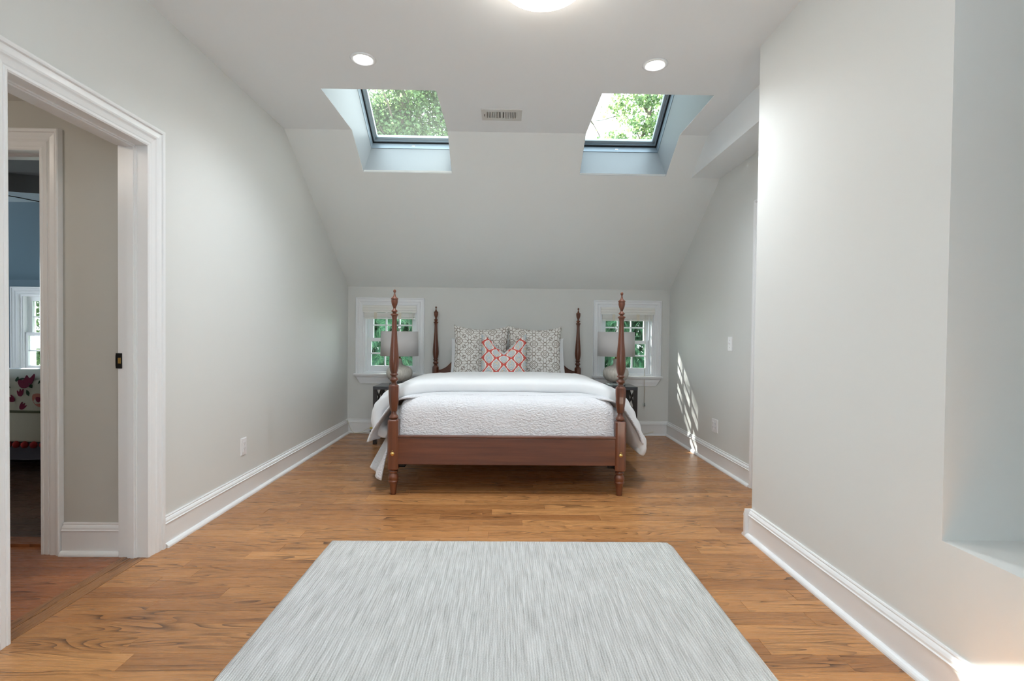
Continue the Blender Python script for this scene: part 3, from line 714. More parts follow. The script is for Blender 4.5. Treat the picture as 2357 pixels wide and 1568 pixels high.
def cedar(label, base, h, rad, n, seed):
    rnd = random.Random(seed); t = thing('cedar_tree', label, 'tree', base, group='trees outside the windows')
    MB().tube([(0, 0, 0), (0.02, 0, h * .5), (0, 0, h * .97)], .10, 8, r2=.02).build('trunk', 'bark', t)
    V = []; F = []
    for k in range(n):
        z = h * (1 - rnd.random() ** 1.0 * .62); rr_ = rad * min(1, 1.25 * (1 - z / h) ** .6) * rnd.uniform(.45, 1.0); a = rnd.uniform(math.pi * .9, math.pi * 2.1) if rnd.random() < .85 else rnd.uniform(0, 6.28)
        L = rnd.uniform(.26, .46); c = Vector((rr_ * math.cos(a), rr_ * math.sin(a), z)); R = Matrix.Rotation(a + rnd.gauss(0, .5), 3, 'Z') @ Matrix.Rotation(rnd.gauss(.15, .35), 3, 'Y') @ Matrix.Rotation(rnd.gauss(0, .5), 3, 'X')
        for q in frond(rnd, L):
            o = len(V); V += [tuple(c + R @ p) for p in q]; F += [(o, o + 1, o + 2, o + 3)]
    m_ = MB(); m_.v = V; m_.f = F; m_.sm = [False] * len(F)
    o = m_.build('foliage', 'cedar_leaf', t, fix=False); o['kind'] = 'stuff'
cedar('dark green cedar with drooping sprays outside the left bedside window', (-2.0, 8.3, -3.3), 6.6, 1.5, 6000, 31)
cedar('dark green cedar with drooping sprays outside the right bedside window', (2.15, 8.3, -3.3), 6.4, 1.5, 6000, 32)
cl = [(-8.2 + rr.uniform(-1.4, 1.6), 9.2 + rr.uniform(-.5, .9), rr.uniform(-.6, 3.0), 1, .7) for _ in range(22)]
tree('maple_tree', 'hazy green tree outside the blue bedroom window', (-8.2, 9.6, -3.3), (-8.1, 9.5, 3.2), cl, 24000, .09, 'thin_leaf', 41, [], .14)

# ================================================================= the four-poster bed
BX0, BX1, BY0, BY1 = -.763, .803, 3.412, 5.445
bed = thing('four_poster_bed', 'dark mahogany four-poster bed with turned posts and white bedding', 'bed', ((BX0 + BX1) / 2, BY0, 0))
def rz(l): return [(r * .000937, (1535 - y) * .000937) for r, y in l]
FIN = rz([(0, 27), (6, 28), (9, 33), (11, 39), (9.5, 46), (4.5, 53), (5.5, 60), (8, 70), (12, 80), (18, 86), (24, 90), (27, 95), (27, 98), (23, 102), (24.5, 108), (24, 120), (20, 138), (14, 152), (10.5, 160), (9.5, 166)])[::-1]
SH = rz([(9.5, 165), (10, 172), (16, 177), (23, 184), (24, 188), (18, 193), (12.5, 198), (14, 203), (24, 207), (29, 211), (29, 214), (24, 218), (20, 225), (17.5, 236), (16.5, 250), (18, 300), (20, 340), (23.5, 400), (29, 460), (33, 515), (35.5, 560), (34.5, 590), (29, 622), (23, 638), (22, 643), (28, 647), (29.5, 652), (26, 657), (20, 663), (21, 672), (30, 684), (33, 689), (30, 695), (21, 704), (19.5, 712), (20, 718), (24, 722)])[::-1]
OCT = rz([(24, 722), (34, 731), (38, 738), (39, 770), (38.5, 800), (35, 850), (29, 898), (25, 916), (24, 920)])[::-1]
NK = rz([(19, 918), (19, 930), (22, 944), (29, 953), (34.5, 962), (34, 970), (26, 976), (25, 982)])[::-1]
FT = rz([(24, 1350), (20, 1356), (33, 1360), (34, 1366), (28, 1373), (24, 1378), (32, 1386), (37, 1402), (37, 1414), (33, 1426), (34, 1430), (37.5, 1434), (36, 1440), (30, 1444), (27, 1470), (23.5, 1500), (21.5, 1525), (19.5, 1534), (0, 1535)])[::-1]
BOLT = [(.0, .0), (.0125, 0), (.0135, .002), (.0125, .0035), (.0095, .0035), (.0085, .0055), (.006, .006), (.005, .009), (.003, .0105), (0, .011)]
def post(x, y, front):
    m_ = MB(); m_.lathe(SH, 20); m_.lathe(OCT, 8, smooth=False, phase=.5); m_.lathe(NK, 20); m_.lathe(FT, 20)
    h = .0365; c = .012; zb, zt = (1535 - 1350) * .000937, (1535 - 980) * .000937
    o8 = [(h, -h + c), (h, h - c), (h - c, h), (-h + c, h), (-h, h - c), (-h, -h + c), (-h + c, -h), (h - c, -h)]
    v = []
    for z, k in ((zb, .82), (zb + .008, 1), (zt - .008, 1), (zt, .80)): v += [(a * k, b * k, z) for a, b in o8]
    f = [tuple(range(7, -1, -1)), tuple(range(24, 32))] + [(r * 8 + i, r * 8 + (i + 1) % 8, r * 8 + 8 + (i + 1) % 8, r * 8 + 8 + i) for r in range(3) for i in range(8)]
    m_.add(v, f)
    o = m_.build('bed_post', 'mahogany', bed); o.location = (x - bed.location.x, y - bed.location.y, 0)
    MB().lathe(FIN, 18).build('finial', 'mahogany', o)
    if front:
        b_ = MB().lathe(BOLT, 20, (0, 0, 0), ax='y'); b_.tube([(.0055 * math.cos(t * .5236), -.003, .0175 + .0055 * math.sin(t * .5236)) for t in range(13)], .0013, 6)
        bo = b_.build('bolt_cover', 'brass', o); bo.location = (.0, -h, .288)
    return o
for x in (BX0, BX1): post(x, BY0, True)
for x in (BX0, BX1): post(x, BY1, False)
bl = bed.location
def bpart(m_, name, mt): return m_.build(name, mt, bed)
w = (BX1 - BX0) / 2
m_ = MB(); m_.box(-w + .034, w - .034, -.024, .012, .212, .396, .003); bpart(m_, 'footboard_rail', 'mahogany_rail')
m_ = MB(); m_.box(-w + .030, w - .030, -.028, .016, .396, .411, .005); bpart(m_, 'rail_cap', 'mahogany_rail')
L = BY1 - BY0
for sx in (-1, 1):
    x = sx * (w - .012); m_ = MB(); m_.box(x - .014, x + .014, .03, L - .03, .215, .395, .003); bpart(m_, 'side_rail', 'mahogany')
    x = sx * (w - .055); m_ = MB(); m_.box(x - .022, x + .022, .014, .034, .185, .225); m_.box(x - .022 + sx * .01, x + .022, .014, .09, .185, .190); bpart(m_, 'bracket', 'black_metal')
# scrolled headboard
top = spline([(-w + .03, .716), (-w + .065, .722), (-.66, .752), (-.60, .812), (-.555, .868), (-.48, .90), (-.38, .915), (-.2, .955), (0, .975)], 40)
top = [(p.x, p.y) for p in [Vector((a, b, 0)) for a, b in []]] or [(p[0], p[1]) for p in spline([(a, b, 0) for a, b in [(-w + .03, .716), (-w + .065, .722), (-.66, .752), (-.60, .812), (-.555, .868), (-.48, .90), (-.38, .915), (-.2, .955), (0, .975)]], 40)]
top = top + [(-x, z) for x, z in top[-2::-1]]
bot = [(w - .03, .676), (w - .055, .674), (w - .075, .664), (w - .088, .648), (w - .09, .63), (w - .09, .40)]
poly = top + bot + [(-x, z) for x, z in bot[::-1]]
m_ = MB(); m_.prism(poly, lambda a, b_, h: (a, L + h, b_), -.014, .014); bpart(m_, 'headboard', 'mahogany_rail')
m_ = MB(); m_.tube([(x, L - .012, z - .004) for x, z in top], .006, 6); bpart(m_, 'headboard_moulding', 'mahogany_rail')

# mattress under the covers
m_ = MB(); m_.box(-.735, .775, BY0 + .075, BY1 - .04, .25, .635, .07)
tag(m_.build('mattress', 'sheet_white', origin=(.02, 4.4, .25)), 'thick white mattress under the quilt on the four-poster bed', 'mattress')

# ---------------------------------------------------------------- white quilt
def nz(p, s, k=0): return noise.noise(Vector(p) * s + Vector((k, k * 1.7, k * .3)))
MX = .02
def quilt_sec(u):
    """cross-section across the bed: u in -1..1 -> (x, z)"""
    return None
sec = spline([(-.955, 0, .335), (-.925, 0, .42), (-.865, 0, .515), (-.815, 0, .585), (-.755, 0, .638), (-.66, 0, .662), (-.4, 0, .668), (0, 0, .672), (.4, 0, .668), (.68, 0, .662), (.785, 0, .638), (.85, 0, .585), (.90, 0, .515), (.955, 0, .42), (.985, 0, .335)], 90)
m_ = MB()
def qtop(u, v):
    p = sec[int(round(u * 90))]; k_ = min(1, max(0, abs(p.x - MX) - .56) / .12); y0 = 3.56 - .095 * k_; y = y0 + v * (4.92 - y0); e = abs(u - .5) * 2; e = max(0, e - .72) / .28
    return (p.x + e * .02 * math.sin(y * 9), y, p.z + .004 * nz((p.x, y, 0), 6) + e * .012 * math.sin(y * 13))
m_.grid(qtop, 90, 40)
def corner(x):
    d = max(0, abs(x - MX) - .655) / .10; d = min(d, 1); return .085 * (1 - math.sqrt(max(0, 1 - d * d)))
fprof = spline([(0, 3.60, .668), (0, 3.54, .664), (0, 3.485, .645), (0, 3.452, .605), (0, 3.440, .55), (0, 3.436, .48), (0, 3.434, .42), (0, 3.434, .33)], 28)
def qfront(u, v):
    x = MX - .79 + u * 1.58; p = fprof[int(round(v * 28))]; c = corner(x)
    z = p.z - c * max(0, (p.z - .34) / .33); y = p.y + .5 * c * (1 if v > .25 else 1) * (p.z - .34) / .33
    ridge = .010 * math.exp(-((x - .705) / .014) ** 2) * min(1, v * 3)
    return (x, y - .004 * nz((x, 0, z), 5, 2) - ridge, z + .003 * nz((x, 0, 0), 9))
m_.grid(qfront, 110, 28)
# corner of the quilt hanging down past the left front post
A = [Vector((-.83, 4.05, .50)), Vector((-.790, 3.463, .43)), Vector((-.845, 3.455, .085)), Vector((-.955, 3.60, .135))]
def qhang(u, v):
    p = A[0].lerp(A[1], u).lerp(A[3].lerp(A[2], u), v)
    wv = math.sin(u * 7 + v * 2) * .018 * v + math.sin(u * 3.1) * .02 * v
    return (p.x - wv, p.y + .01 * math.sin(v * 5), p.z)
m_.grid(qhang, 24, 26)
A2 = [Vector((.855, 4.05, .50)), Vector((.80, 3.463, .43)), Vector((.83, 3.50, .20)), Vector((.90, 4.0, .24))]
m_.grid(lambda u, v: tuple(A2[0].lerp(A2[1], u).lerp(A2[3].lerp(A2[2], u), v)), 16, 16)
q = m_.build('quilt', 'quilt_cotton', origin=(MX, 4.2, .3), fix=False); solid(q, .012)
tag(q, 'white stitched quilt draped over the mattress, corner hanging by the left post', 'quilt')

# ---------------------------------------------------------------- folded white duvet (a puffy shell swept across the bed)
dsec = spline([(-.845, 0, .375), (-.905, 0, .405), (-.925, 0, .475), (-.91, 0, .555), (-.85, 0, .625), (-.76, 0, .678), (-.6, 0, .702), (-.3, 0, .708), (0, 0, .710), (.3, 0, .710), (.6, 0, .704), (.76, 0, .674), (.85, 0, .612), (.905, 0, .535), (.95, 0, .44), (.99, 0, .35), (1.012, 0, .285), (.985, 0, .245)], 150)
ND = 150; NR = 44
tang = [(dsec[min(i + 1, ND)] - dsec[max(i - 1, 0)]).normalized() for i in range(ND + 1)]
m_ = MB()
def duv(i, j):
    p = dsec[i]; t = tang[i]; n = Vector((-t.z, 0, t.x))
    s = i / ND; e = min(1, min(s, 1 - s) / .035); endk = math.sqrt(max(0, 1 - (1 - e) ** 2))
    side = max(0, abs(p.x - MX) - .70)
    y0 = 3.735 + .05 * max(0, -(p.x + .75)) + .012 * nz((p.x, 0, 0), 3.5) - .17 * min(1, max(0, abs(p.x - MX) - .52) / .22) ** 1.5 + .10 * side; y1 = 4.72 - .55 * side
    a = 2 * math.pi * j / NR; ca, sa = math.cos(a), math.sin(a)
    sg = lambda q: math.copysign(abs(q) ** .42, q)
    yy = (y0 + y1) / 2 + (y1 - y0) / 2 * (math.copysign(abs(ca) ** .30, ca)); hh = (.056 - .012 * side) * math.copysign(abs(sa) ** .55, sa)
    puff = .012 * math.exp(-((yy - y0 - .10) / .10) ** 2)
    if sa > 0: hh += puff
    wr = 0
    q = Vector((p.x, yy, p.z))
    wr += .008 * nz(q, 5, 3) + .006 * nz((p.x * 2.6 + p.z * 2.2, yy * .8, p.z), 11, 5) + .004 * nz((p.x * 3.2 + p.z * 3.0, yy * .5, p.z), 17, 8)
    k = min(1, side / .12)
    wr += k * .006 * math.sin((yy * .7 + (p.z if p.x > 0 else p.x) * 1.0) * 70 + 2 * nz(q, 6, 1))
    hh = hh * endk + wr * (sa if sa > 0 else .3 * sa)
    r = p + n * hh
    return (r.x, yy, r.z)
V = [duv(i, j) for i in range(ND + 1) for j in range(NR)]
F = [(i * NR + j, i * NR + (j + 1) % NR, (i + 1) * NR + (j + 1) % NR, (i + 1) * NR + j) for i in range(ND) for j in range(NR)]
F += [tuple(range(NR)), tuple(ND * NR + j for j in range(NR))]
m_.add(V, F, True); du = m_.build('duvet', 'duvet_cotton', origin=(0, 4.2, .7)); subsurf(du)
tag(du, 'puffy white duvet folded across the upper half of the bed', 'duvet')

# ---------------------------------------------------------------- pillows
def pillow(name, label, cat, w_, h_, t_, m_n, loc, rot, pinch=.05, chop=0, group=None, n=34, seed=1):
    vs = []; fs = []; uv = []
    def pt(u, v, sg):
        x = u * w_ / 2 * (1 - pinch * .8 * (1 - v * v)); z = v * h_ / 2 * (1 - pinch * (1.7 if v > 0 else 1) * (1 - u * u))
        th = t_ / 2 * (max(0, (1 - u ** 4)) ** .5) * (max(0, (1 - v ** 4)) ** .5)
        if chop:
            k = max(0, 1 - abs(u) / .95) ** 1.15 * max(0, (v + .35) / 1.35) ** 1.6
            z -= chop * k; th *= 1 - .35 * k
        wr = .006 * nz((x, z, sg), 7, seed) + .004 * nz((x, z, sg), 16, seed + 3)
        return (x, -sg * th * (1 + 0) + wr * (1 - max(abs(u), abs(v)) ** 6), z + h_ / 2)
    for sg in (1, -1):
        o = len(vs)
        for j in range(n + 1):
            for i in range(n + 1):
                u, v = 2 * i / n - 1, 2 * j / n - 1
                u = math.copysign(1 - (1 - abs(u)) ** 1.35, u); v = math.copysign(1 - (1 - abs(v)) ** 1.35, v)
                vs.append(pt(u, v, sg)); uv.append((u * w_ / 2 + (.013 if seed == 2 else 0), v * h_ / 2 + (.02 if seed == 2 else 0)))
        for j in range(n):
            for i in range(n):
                a = o + j * (n + 1) + i; f = (a, a + 1, a + n + 2, a + n + 1); fs.append(f if sg > 0 else f[::-1])
    me = bpy.data.meshes.new(name); me.from_pydata(vs, [], fs); ul = me.uv_layers.new(name='UVMap')
    for lp in me.loops: ul.data[lp.index].uv = uv[lp.vertex_index]
    me.polygons.foreach_set('use_smooth', [True] * len(fs))
    bm = bmesh.new(); bm.from_mesh(me); bmesh.ops.remove_doubles(bm, verts=bm.verts, dist=.0004); bmesh.ops.recalc_face_normals(bm, faces=bm.faces); bm.to_mesh(me); bm.free()
    for p in me.polygons: p.use_smooth = True
    o = bpy.data.objects.new(name, me); COL.objects.link(o); me.materials.append(MATS[m_n])
    o.location = loc; o.rotation_euler = rot; return tag(o, label, cat, group)
R = math.radians
pillow('bed_pillow', 'white sleeping pillow behind the left patterned pillow', 'pillow', .62, .42, .16, 'pillow_cotton', (-.268, 5.225, .655), (R(-12), 0, 0), .04, group='white sleeping pillows', seed=4)
pillow('bed_pillow', 'white sleeping pillow behind the right patterned pillow', 'pillow', .64, .42, .16, 'pillow_cotton', (.322, 5.225, .655), (R(-12), R(-2), 0), .04, group='white sleeping pillows', seed=5)
pillow('patterned_pillow', 'square pillow with brown lattice print on white, left of the coral pillow', 'pillow', .570, .585, .19, 'lattice_print', (-.250, 4.985, .632), (R(-12), R(.5), 0), .095, group='square lattice print pillows', seed=1)
pillow('patterned_pillow', 'square pillow with brown lattice print on white, right of the coral pillow', 'pillow', .560, .585, .19, 'lattice_print', (.296, 4.985, .632), (R(-12), R(.8), 0), .095, group='square lattice print pillows', seed=2)
pillow('accent_pillow', 'coral pillow with grey leaf print and a notched top in front of lattice pillows', 'pillow', .445, .47, .17, 'ogee_print', (-.012, 4.785, .655), (R(-12), 0, 0), .02, chop=.185, seed=6)

# ================================================================= nightstands
def nightstand(label, x0, x1, y0, y1, h, side):
    t = thing('nightstand', label, 'nightstand', ((x0 + x1) / 2, (y0 + y1) / 2, 0), group='dark nightstands beside the bed')
    a, b_ = (x1 - x0) / 2, (y1 - y0) / 2; lw = .036
    MB().box(-a, a, -b_, b_, h - .032, h, .002).build('top', 'espresso_top', t)
    for sx in (-1, 1):
        for sy in (-1, 1):
            cx, cy = sx * (a - lw / 2 - .001), sy * (b_ - lw / 2 - .001)
            MB().box(cx - lw / 2, cx + lw / 2, cy - lw / 2, cy + lw / 2, 0, h - .032, .0015).build('leg', 'espresso', t)
    MB().box(-a + .01, a - .01, -b_ + .01, b_ - .01, .142, .166, .002).build('shelf', 'espresso', t)
    for sx in (-1, 1):
        x = sx * (a - lw / 2); zm = (.166 + h - .032) / 2
        MB().box(x - .010, x + .010, -b_ + lw, b_ - lw, zm - .009, zm + .009).build('cross_rail', 'espresso', t)
        for z0, z1 in ((.166, zm - .009), (zm + .009, h - .032)):
            for p, q in ((-1, 1), (1, -1)):
                MB().bar((x, p * (b_ - lw), z0), (x, q * (b_ - lw), z1), .014, .014, (1, 0, 0)).build('brace', 'espresso', t)
    for sy in (1,):
        y = sy * (b_ - lw / 2); MB().box(-a + lw, a - lw, y - .010, y + .010, h - .056, h - .032).build('apron', 'espresso', t)
    return t
nightstand('dark open nightstand with crossed side braces, left of the bed', -1.316, -.86, 4.945, 5.30, .580, -1)
nightstand('dark open nightstand with crossed side braces, right of the bed', .885, 1.338, 4.945, 5.30, .598, 1)

# ================================================================= table lamps
def lamp(label, x, y, z, lit):
    t = thing('table_lamp', label, 'lamp', (x, y, z), group='ceramic lamps on the nightstands')
    MB().lathe([(0, 0), (.098, 0), (.102, .004), (.102, .022), (.098, .026), (0, .026)], 32).build('crystal_base', 'crystal', t)
    MB().lathe([(.030, .026), (.034, .034), (.022, .040), (.0, .040)], 20).build('base_fitting', 'chrome', t)
    body = [(.0, .036), (.07, .037), (.085, .041), (.110, .060), (.128, .090), (.134, .118), (.131, .145), (.118, .170), (.092, .188), (.060, .199), (.038, .208), (.029, .222), (.026, .245), (.0255, .265), (.029, .272), (.0, .272)]
    MB().lathe(body, 40).build('ceramic_body', 'ceramic', t)
    MB().lathe([(.012, .272), (.012, .30), (.016, .302), (.016, .345), (0, .345)], 14).build('socket', 'brass', t)
    o = MB().lathe([(.191, .300), (.193, .300), (.189, .552), (.187, .552)], 48)
    o.v; sh = o.build('lamp_shade', 'shade_linen', t)
    MB().lathe([(.1905, .301), (.1865, .551)], 48).build('shade_lining', 'shade_lining', sh)
    sp_ = MB(); sp_.tube([(-.186, 0, .546), (.186, 0, .546)], .002, 6); sp_.tube([(0, -.186, .546), (0, .186, .546)], .002, 6); sp_.tube([(0, 0, .345), (0, 0, .575)], .003, 8); sp_.build('spider', 'brass', sh)
    fin = MB().lathe([(.006, .560), (.010, .565), (.005, .572), (.014, .580), (.0185, .592), (.0185, .602), (.013, .612), (0, .616)], 12, smooth=False).build('finial', 'crystal', t)
    if lit:
        b_ = MB().lathe([(.012, .345), (.016, .355), (.028, .385), (.030, .402), (.022, .422), (0, .430)], 16).build('bulb', 'bulb_glow', t)
    return t
lamp('round ceramic lamp with grey drum shade on the left nightstand', -1.093, 5.135, .581, True)
lamp('round ceramic lamp with grey drum shade on the right nightstand', 1.155, 5.135, .599, False)

# ================================================================= wooden window blinds, drawn up
def blind(label, x0, x1, zt, cords, wand):
    t = thing('window_blind', label, 'blind', ((x0 + x1) / 2, D - .03, zt), group='raised blinds in the bedside windows')
    a = (x1 - x0) / 2
    vp = [(0, 0), (0, -.020), (-.004, -.024), (0, -.030), (0, -.048), (-.004, -.052), (0, -.058), (0, -.078), (.012, -.078), (.012, 0)]
    n = len(vp); v = [(-a, d, z) for d, z in vp] + [(a, d, z) for d, z in vp]
    va = MB().add(v, [tuple(range(n - 1, -1, -1)), tuple(range(n, 2 * n))] + [(i, (i + 1) % n, n + (i + 1) % n, n + i) for i in range(n)])
    va.box(-a, -a + .012, .012, .04, -.078, 0); va.box(a - .012, a, .012, .04, -.078, 0); va.build('valance', 'blind_wood', t)
    MB().box(-a + .02, a - .02, .02, .06, -.04, -.005).build('headrail', 'blind_wood', t)
    z = -.081
    for k in range(10):
        MB().box(-a + .018, a - .018, .003 + .0012 * (k % 2), .052, z - .0046, z, .0012).build('slat', 'blind_wood', t); z -= .0051
    MB().box(-a + .018, a - .018, .004, .054, z - .018, z - .002, .003).build('bottom_rail', 'blind_wood', t)
    for x in (-a * .52, a * .38): MB().box(x - .016, x + .016, .0015, .0045, z - .015, -.078).build('ladder_tape', 'tape_cotton', t)
    for x, zl in cords: MB().tube([(x, .000, -.078), (x, -.002, -.3), (x + .002, -.002, zl)], .0017, 6).build('pull_cord', 'cord_cream', t)
    if wand: MB().tube([(wand[0], -.006, -.08), (wand[0], -.008, wand[1])], .004, 8).build('tilt_wand', 'plastic_white', t)
    return t
blind('cream wooden blind drawn up in the left bedside window', -1.578, -.985, 1.420, [(.215, -.62), (.255, -.60)], None)
bR = blind('cream wooden blind drawn up in the right bedside window', 1.060, 1.663, 1.428, [(.190, -1.06), (.196, -1.06)], (.235, -.46))
m_ = MB(); m_.lathe([(.004, 0), (.012, -.006), (.014, -.040), (.0, -.042)], 4, (.193, -.002, -1.06), smooth=False); m_.build('cord_tassel', 'crystal', bR)

# ================================================================= small wall fittings
def outlet(label, fn, u, v, gangs=1, kind='outlet', cat='outlet'):
    """fn(u,v,h) plate in wall coordinates; parts: plate, face(s) with slots, screw"""
    p0 = fn(u, v, 0); t = thing('wall_outlet' if kind == 'outlet' else 'light_switch', label, cat, p0)
    lf = lambda a, b_, h: tuple(Vector(fn(u + a, v + b_, h)) - Vector(p0))
    W_ = .072 + .046 * (gangs - 1); H_ = .116
    m_ = MB(); ch = .004
    m_.prism([(-W_ / 2, -H_ / 2), (W_ / 2, -H_ / 2), (W_ / 2, H_ / 2), (-W_ / 2, H_ / 2)], lf, 0, .004)
    m_.prism([(-W_ / 2 + ch, -H_ / 2 + ch), (W_ / 2 - ch, -H_ / 2 + ch), (W_ / 2 - ch, H_ / 2 - ch), (-W_ / 2 + ch, H_ / 2 - ch)], lf, .004, .006)
    m_.build('plate', 'plastic_white', t)
    for g in range(gangs):
        c = (g - (gangs - 1) / 2) * .046
        if kind == 'outlet':
            fo = MB().prism([(c - .0165, -.034), (c + .0165, -.034), (c + .0165, .034), (c - .0165, .034)], lf, .006, .0085).build('face', 'plastic_white', t)
            sl = MB()
            for s_ in (-.017, .017):
                for dx in (-.006, .006): sl.prism([(c + dx - .0012, s_), (c + dx + .0012, s_), (c + dx + .0012, s_ + .009), (c + dx - .0012, s_ + .009)], lf, .0086, .0089)
                sl.prism([(c - .002, s_ - .008), (c + .002, s_ - .008), (c + .002, s_ - .004), (c - .002, s_ - .004)], lf, .0086, .0089)
            sl.build('slots', 'plastic_slot', fo)
        else:
            MB().prism([(c - .006, -.013), (c + .006, -.013), (c + .006, .013), (c - .006, .013)], lf, .006, .0075).build('face', 'plastic_white', t)
            m2 = MB(); m2.add([lf(c - .004, -.004, .0075), lf(c + .004, -.004, .0075), lf(c + .004, .006, .0075), lf(c - .004, .006, .0075), lf(c - .003, .008, .019), lf(c + .003, .008, .019), lf(c + .003, .013, .018), lf(c - .003, .013, .018)],
                              [(0, 1, 2, 3), (4, 5, 6, 7), (0, 1, 5, 4), (1, 2, 6, 5), (2, 3, 7, 6), (3, 0, 4, 7)]); m2.build('toggle', 'plastic_white', t)
        if kind != 'outlet':
            for dz in (-.030, .030): MB().prism([(c + .003 * math.cos(q * .785), dz + .003 * math.sin(q * .785)) for q in range(8)], lf, .006, .0068).build('screw', 'plastic_slot', t)
    return t
outlet('white single wall outlet on the left wall above the baseboard', fLW, 3.325, .343)
outlet('white double wall outlet on the right alcove wall above the baseboard', fRW, 4.27, .338, 2)
outlet('white toggle light switch on the right alcove wall', fRW, 4.005, 1.055, 1, 'switch', 'light switch')

# ceiling air vent
vt = thing('ceiling_vent', 'small cream ceiling vent with vertical louvres between the skylights', 'vent', (-.043, 3.602, ZC))
m_ = MB(); vw, vh = .145, .088; iw, ih = .112, .052
fD = lambda a, b_, h: (a, b_, -h)
m_.prism([(-vw, -vh), (vw, -vh), (vw, -ih), (-vw, -ih)], fD, 0, .007); m_.prism([(-vw, ih), (vw, ih), (vw, vh), (-vw, vh)], fD, 0, .007)
m_.prism([(-vw, -ih), (-iw, -ih), (-iw, ih), (-vw, ih)], fD, 0, .007); m_.prism([(iw, -ih), (vw, -ih), (vw, ih), (iw, ih)], fD, 0, .007); m_.prism([(-.008, -ih), (.008, -ih), (.008, ih), (-.008, ih)], fD, 0, .007)
m_.build('frame', 'vent_paint', vt); MB().prism([(-iw, -ih), (iw, -ih), (iw, ih), (-iw, ih)], fD, -.0, .001).build('backing', 'vent_dark', vt)
for sg in (-1, 1):
    for k in range(8):
        x = sg * (.020 + k * .0125); MB().add([fD(x - .004 + sg * .0, -ih, .0065), fD(x + .002, -ih, .0065), fD(x + .002 + sg * .004, -ih, .0015), fD(x - .004 + sg * .004, -ih, .0015), fD(x - .004, ih, .0065), fD(x + .002, ih, .0065), fD(x + .002 + sg * .004, ih, .0015), fD(x - .004 + sg * .004, ih, .0015)],
                                   [(0, 1, 2, 3), (4, 5, 6, 7), (0, 1, 5, 4), (1, 2, 6, 5), (2, 3, 7, 6), (3, 0, 4, 7)]).build('louvre', 'vent_paint', vt)
MB().box(-.127, -.122, -.012, .012, -.012, -.007).build('lever', 'vent_dark', vt)

# recessed ceiling lights
for lab, x, y in (('recessed round ceiling light in front of the left skylight', -.843, 2.911), ('recessed round ceiling light in front of the right skylight', .862, 2.915)):
    t = thing('recessed_light', lab, 'ceiling light', (x, y, ZC), group='recessed ceiling lights')
    MB().lathe([(.052, -.002), (.054, -.006), (.068, -.006), (.074, -.0005), (.052, -.0005)], 36).build('trim_ring', 'ceiling_paint', t)
    MB().lathe([(0, -.003), (.053, -.003), (.053, -.001), (0, -.001)], 32).build('lens', 'can_glow', t)
    sl_ = light('recessed_lamp', 'SPOT', (0, 0, -.012), 52, (.90, .96, 1.0), direction=(0, 0, -1), spot_size=math.radians(142), spot_blend=1.0, shadow_soft_size=.05); sl_.parent = t
# flush ceiling lamp at the top edge
t = thing('flush_ceiling_light', 'round flush ceiling light with glowing glass at the top of the picture', 'ceiling light', (.148, 2.170, ZC))
MB().lathe([(0, 0), (.205, 0), (.208, -.008), (.208, -.030), (.200, -.034), (0, -.034)], 48).build('pan', 'brass', t)
MB().lathe([(.195, -.034), (.194, -.050), (.180, -.072), (.140, -.092), (.08, -.102), (0, -.105)], 48).build('diffuser', 'lamp_glow', t)
# unseen warm lamp added to light the hall
t = thing('flush_ceiling_light', 'small flush ceiling light added unseen to light the hall', 'ceiling light', (-2.75, 1.35, 2.285))
MB().lathe([(0, 0), (.14, 0), (.14, -.025), (0, -.025)], 32).build('pan', 'brass', t)
MB().lathe([(.13, -.025), (.12, -.055), (.07, -.078), (0, -.085)], 32).build('diffuser', emit('hall_glow', (1, .88, .76), 30.0), t)

# power cord and yellow plug behind the left nightstand; loose cord on the right
cd = thing('power_cord', 'cream power cord with a yellow plug by the left baseboard', 'cord', (-1.70, D - .02, .02))
def rel(ps, o): return [tuple(Vector(p) - Vector(o)) for p in ps]
o_ = cd.location
MB().tube(rel(spline([(-1.728, 5.40, .165), (-1.722, 5.455, .13), (-1.70, 5.475, .055), (-1.66, 5.468, .012), (-1.58, 5.465, .020), (-1.52, 5.468, .052), (-1.475, 5.476, .062)], 30), o_), .0035, 6).build('cord', 'cord_cream', cd)
MB().tube(rel(spline([(-1.70, 5.46, .010), (-1.62, 5.462, .008), (-1.54, 5.464, .016), (-1.475, 5.476, .026)], 20), o_), .0035, 6).build('cord', 'cord_cream', cd)
pg = MB(); pg.box(*[a - b_ for a, b_ in zip((-1.462, -1.440), (o_.x, o_.x))], 5.474 - o_.y, 5.494 - o_.y, .012 - o_.z, .088 - o_.z, .003); pg.build('plug_body', 'plug_yellow', cd)
for z in (.062, .026): MB().box(-1.488 - o_.x, -1.460 - o_.x, 5.470 - o_.y, 5.486 - o_.y, z - .007 - o_.z, z + .007 - o_.z, .002).build('plug', 'black_metal' if z < .05 else 'plug_yellow', cd)
m_ = MB(); m_.tube(spline([(1.40, 5.468, .010), (1.50, 5.462, .008), (1.56, 5.466, .022), (1.62, 5.470, .036), (1.665, 5.474, .046)], 20), .004, 6)
tag(m_.build('loose_cord', 'cord_cream', origin=(1.5, 5.47, .01)), 'short white loose cord lying along the back baseboard right of the bed', 'cord')

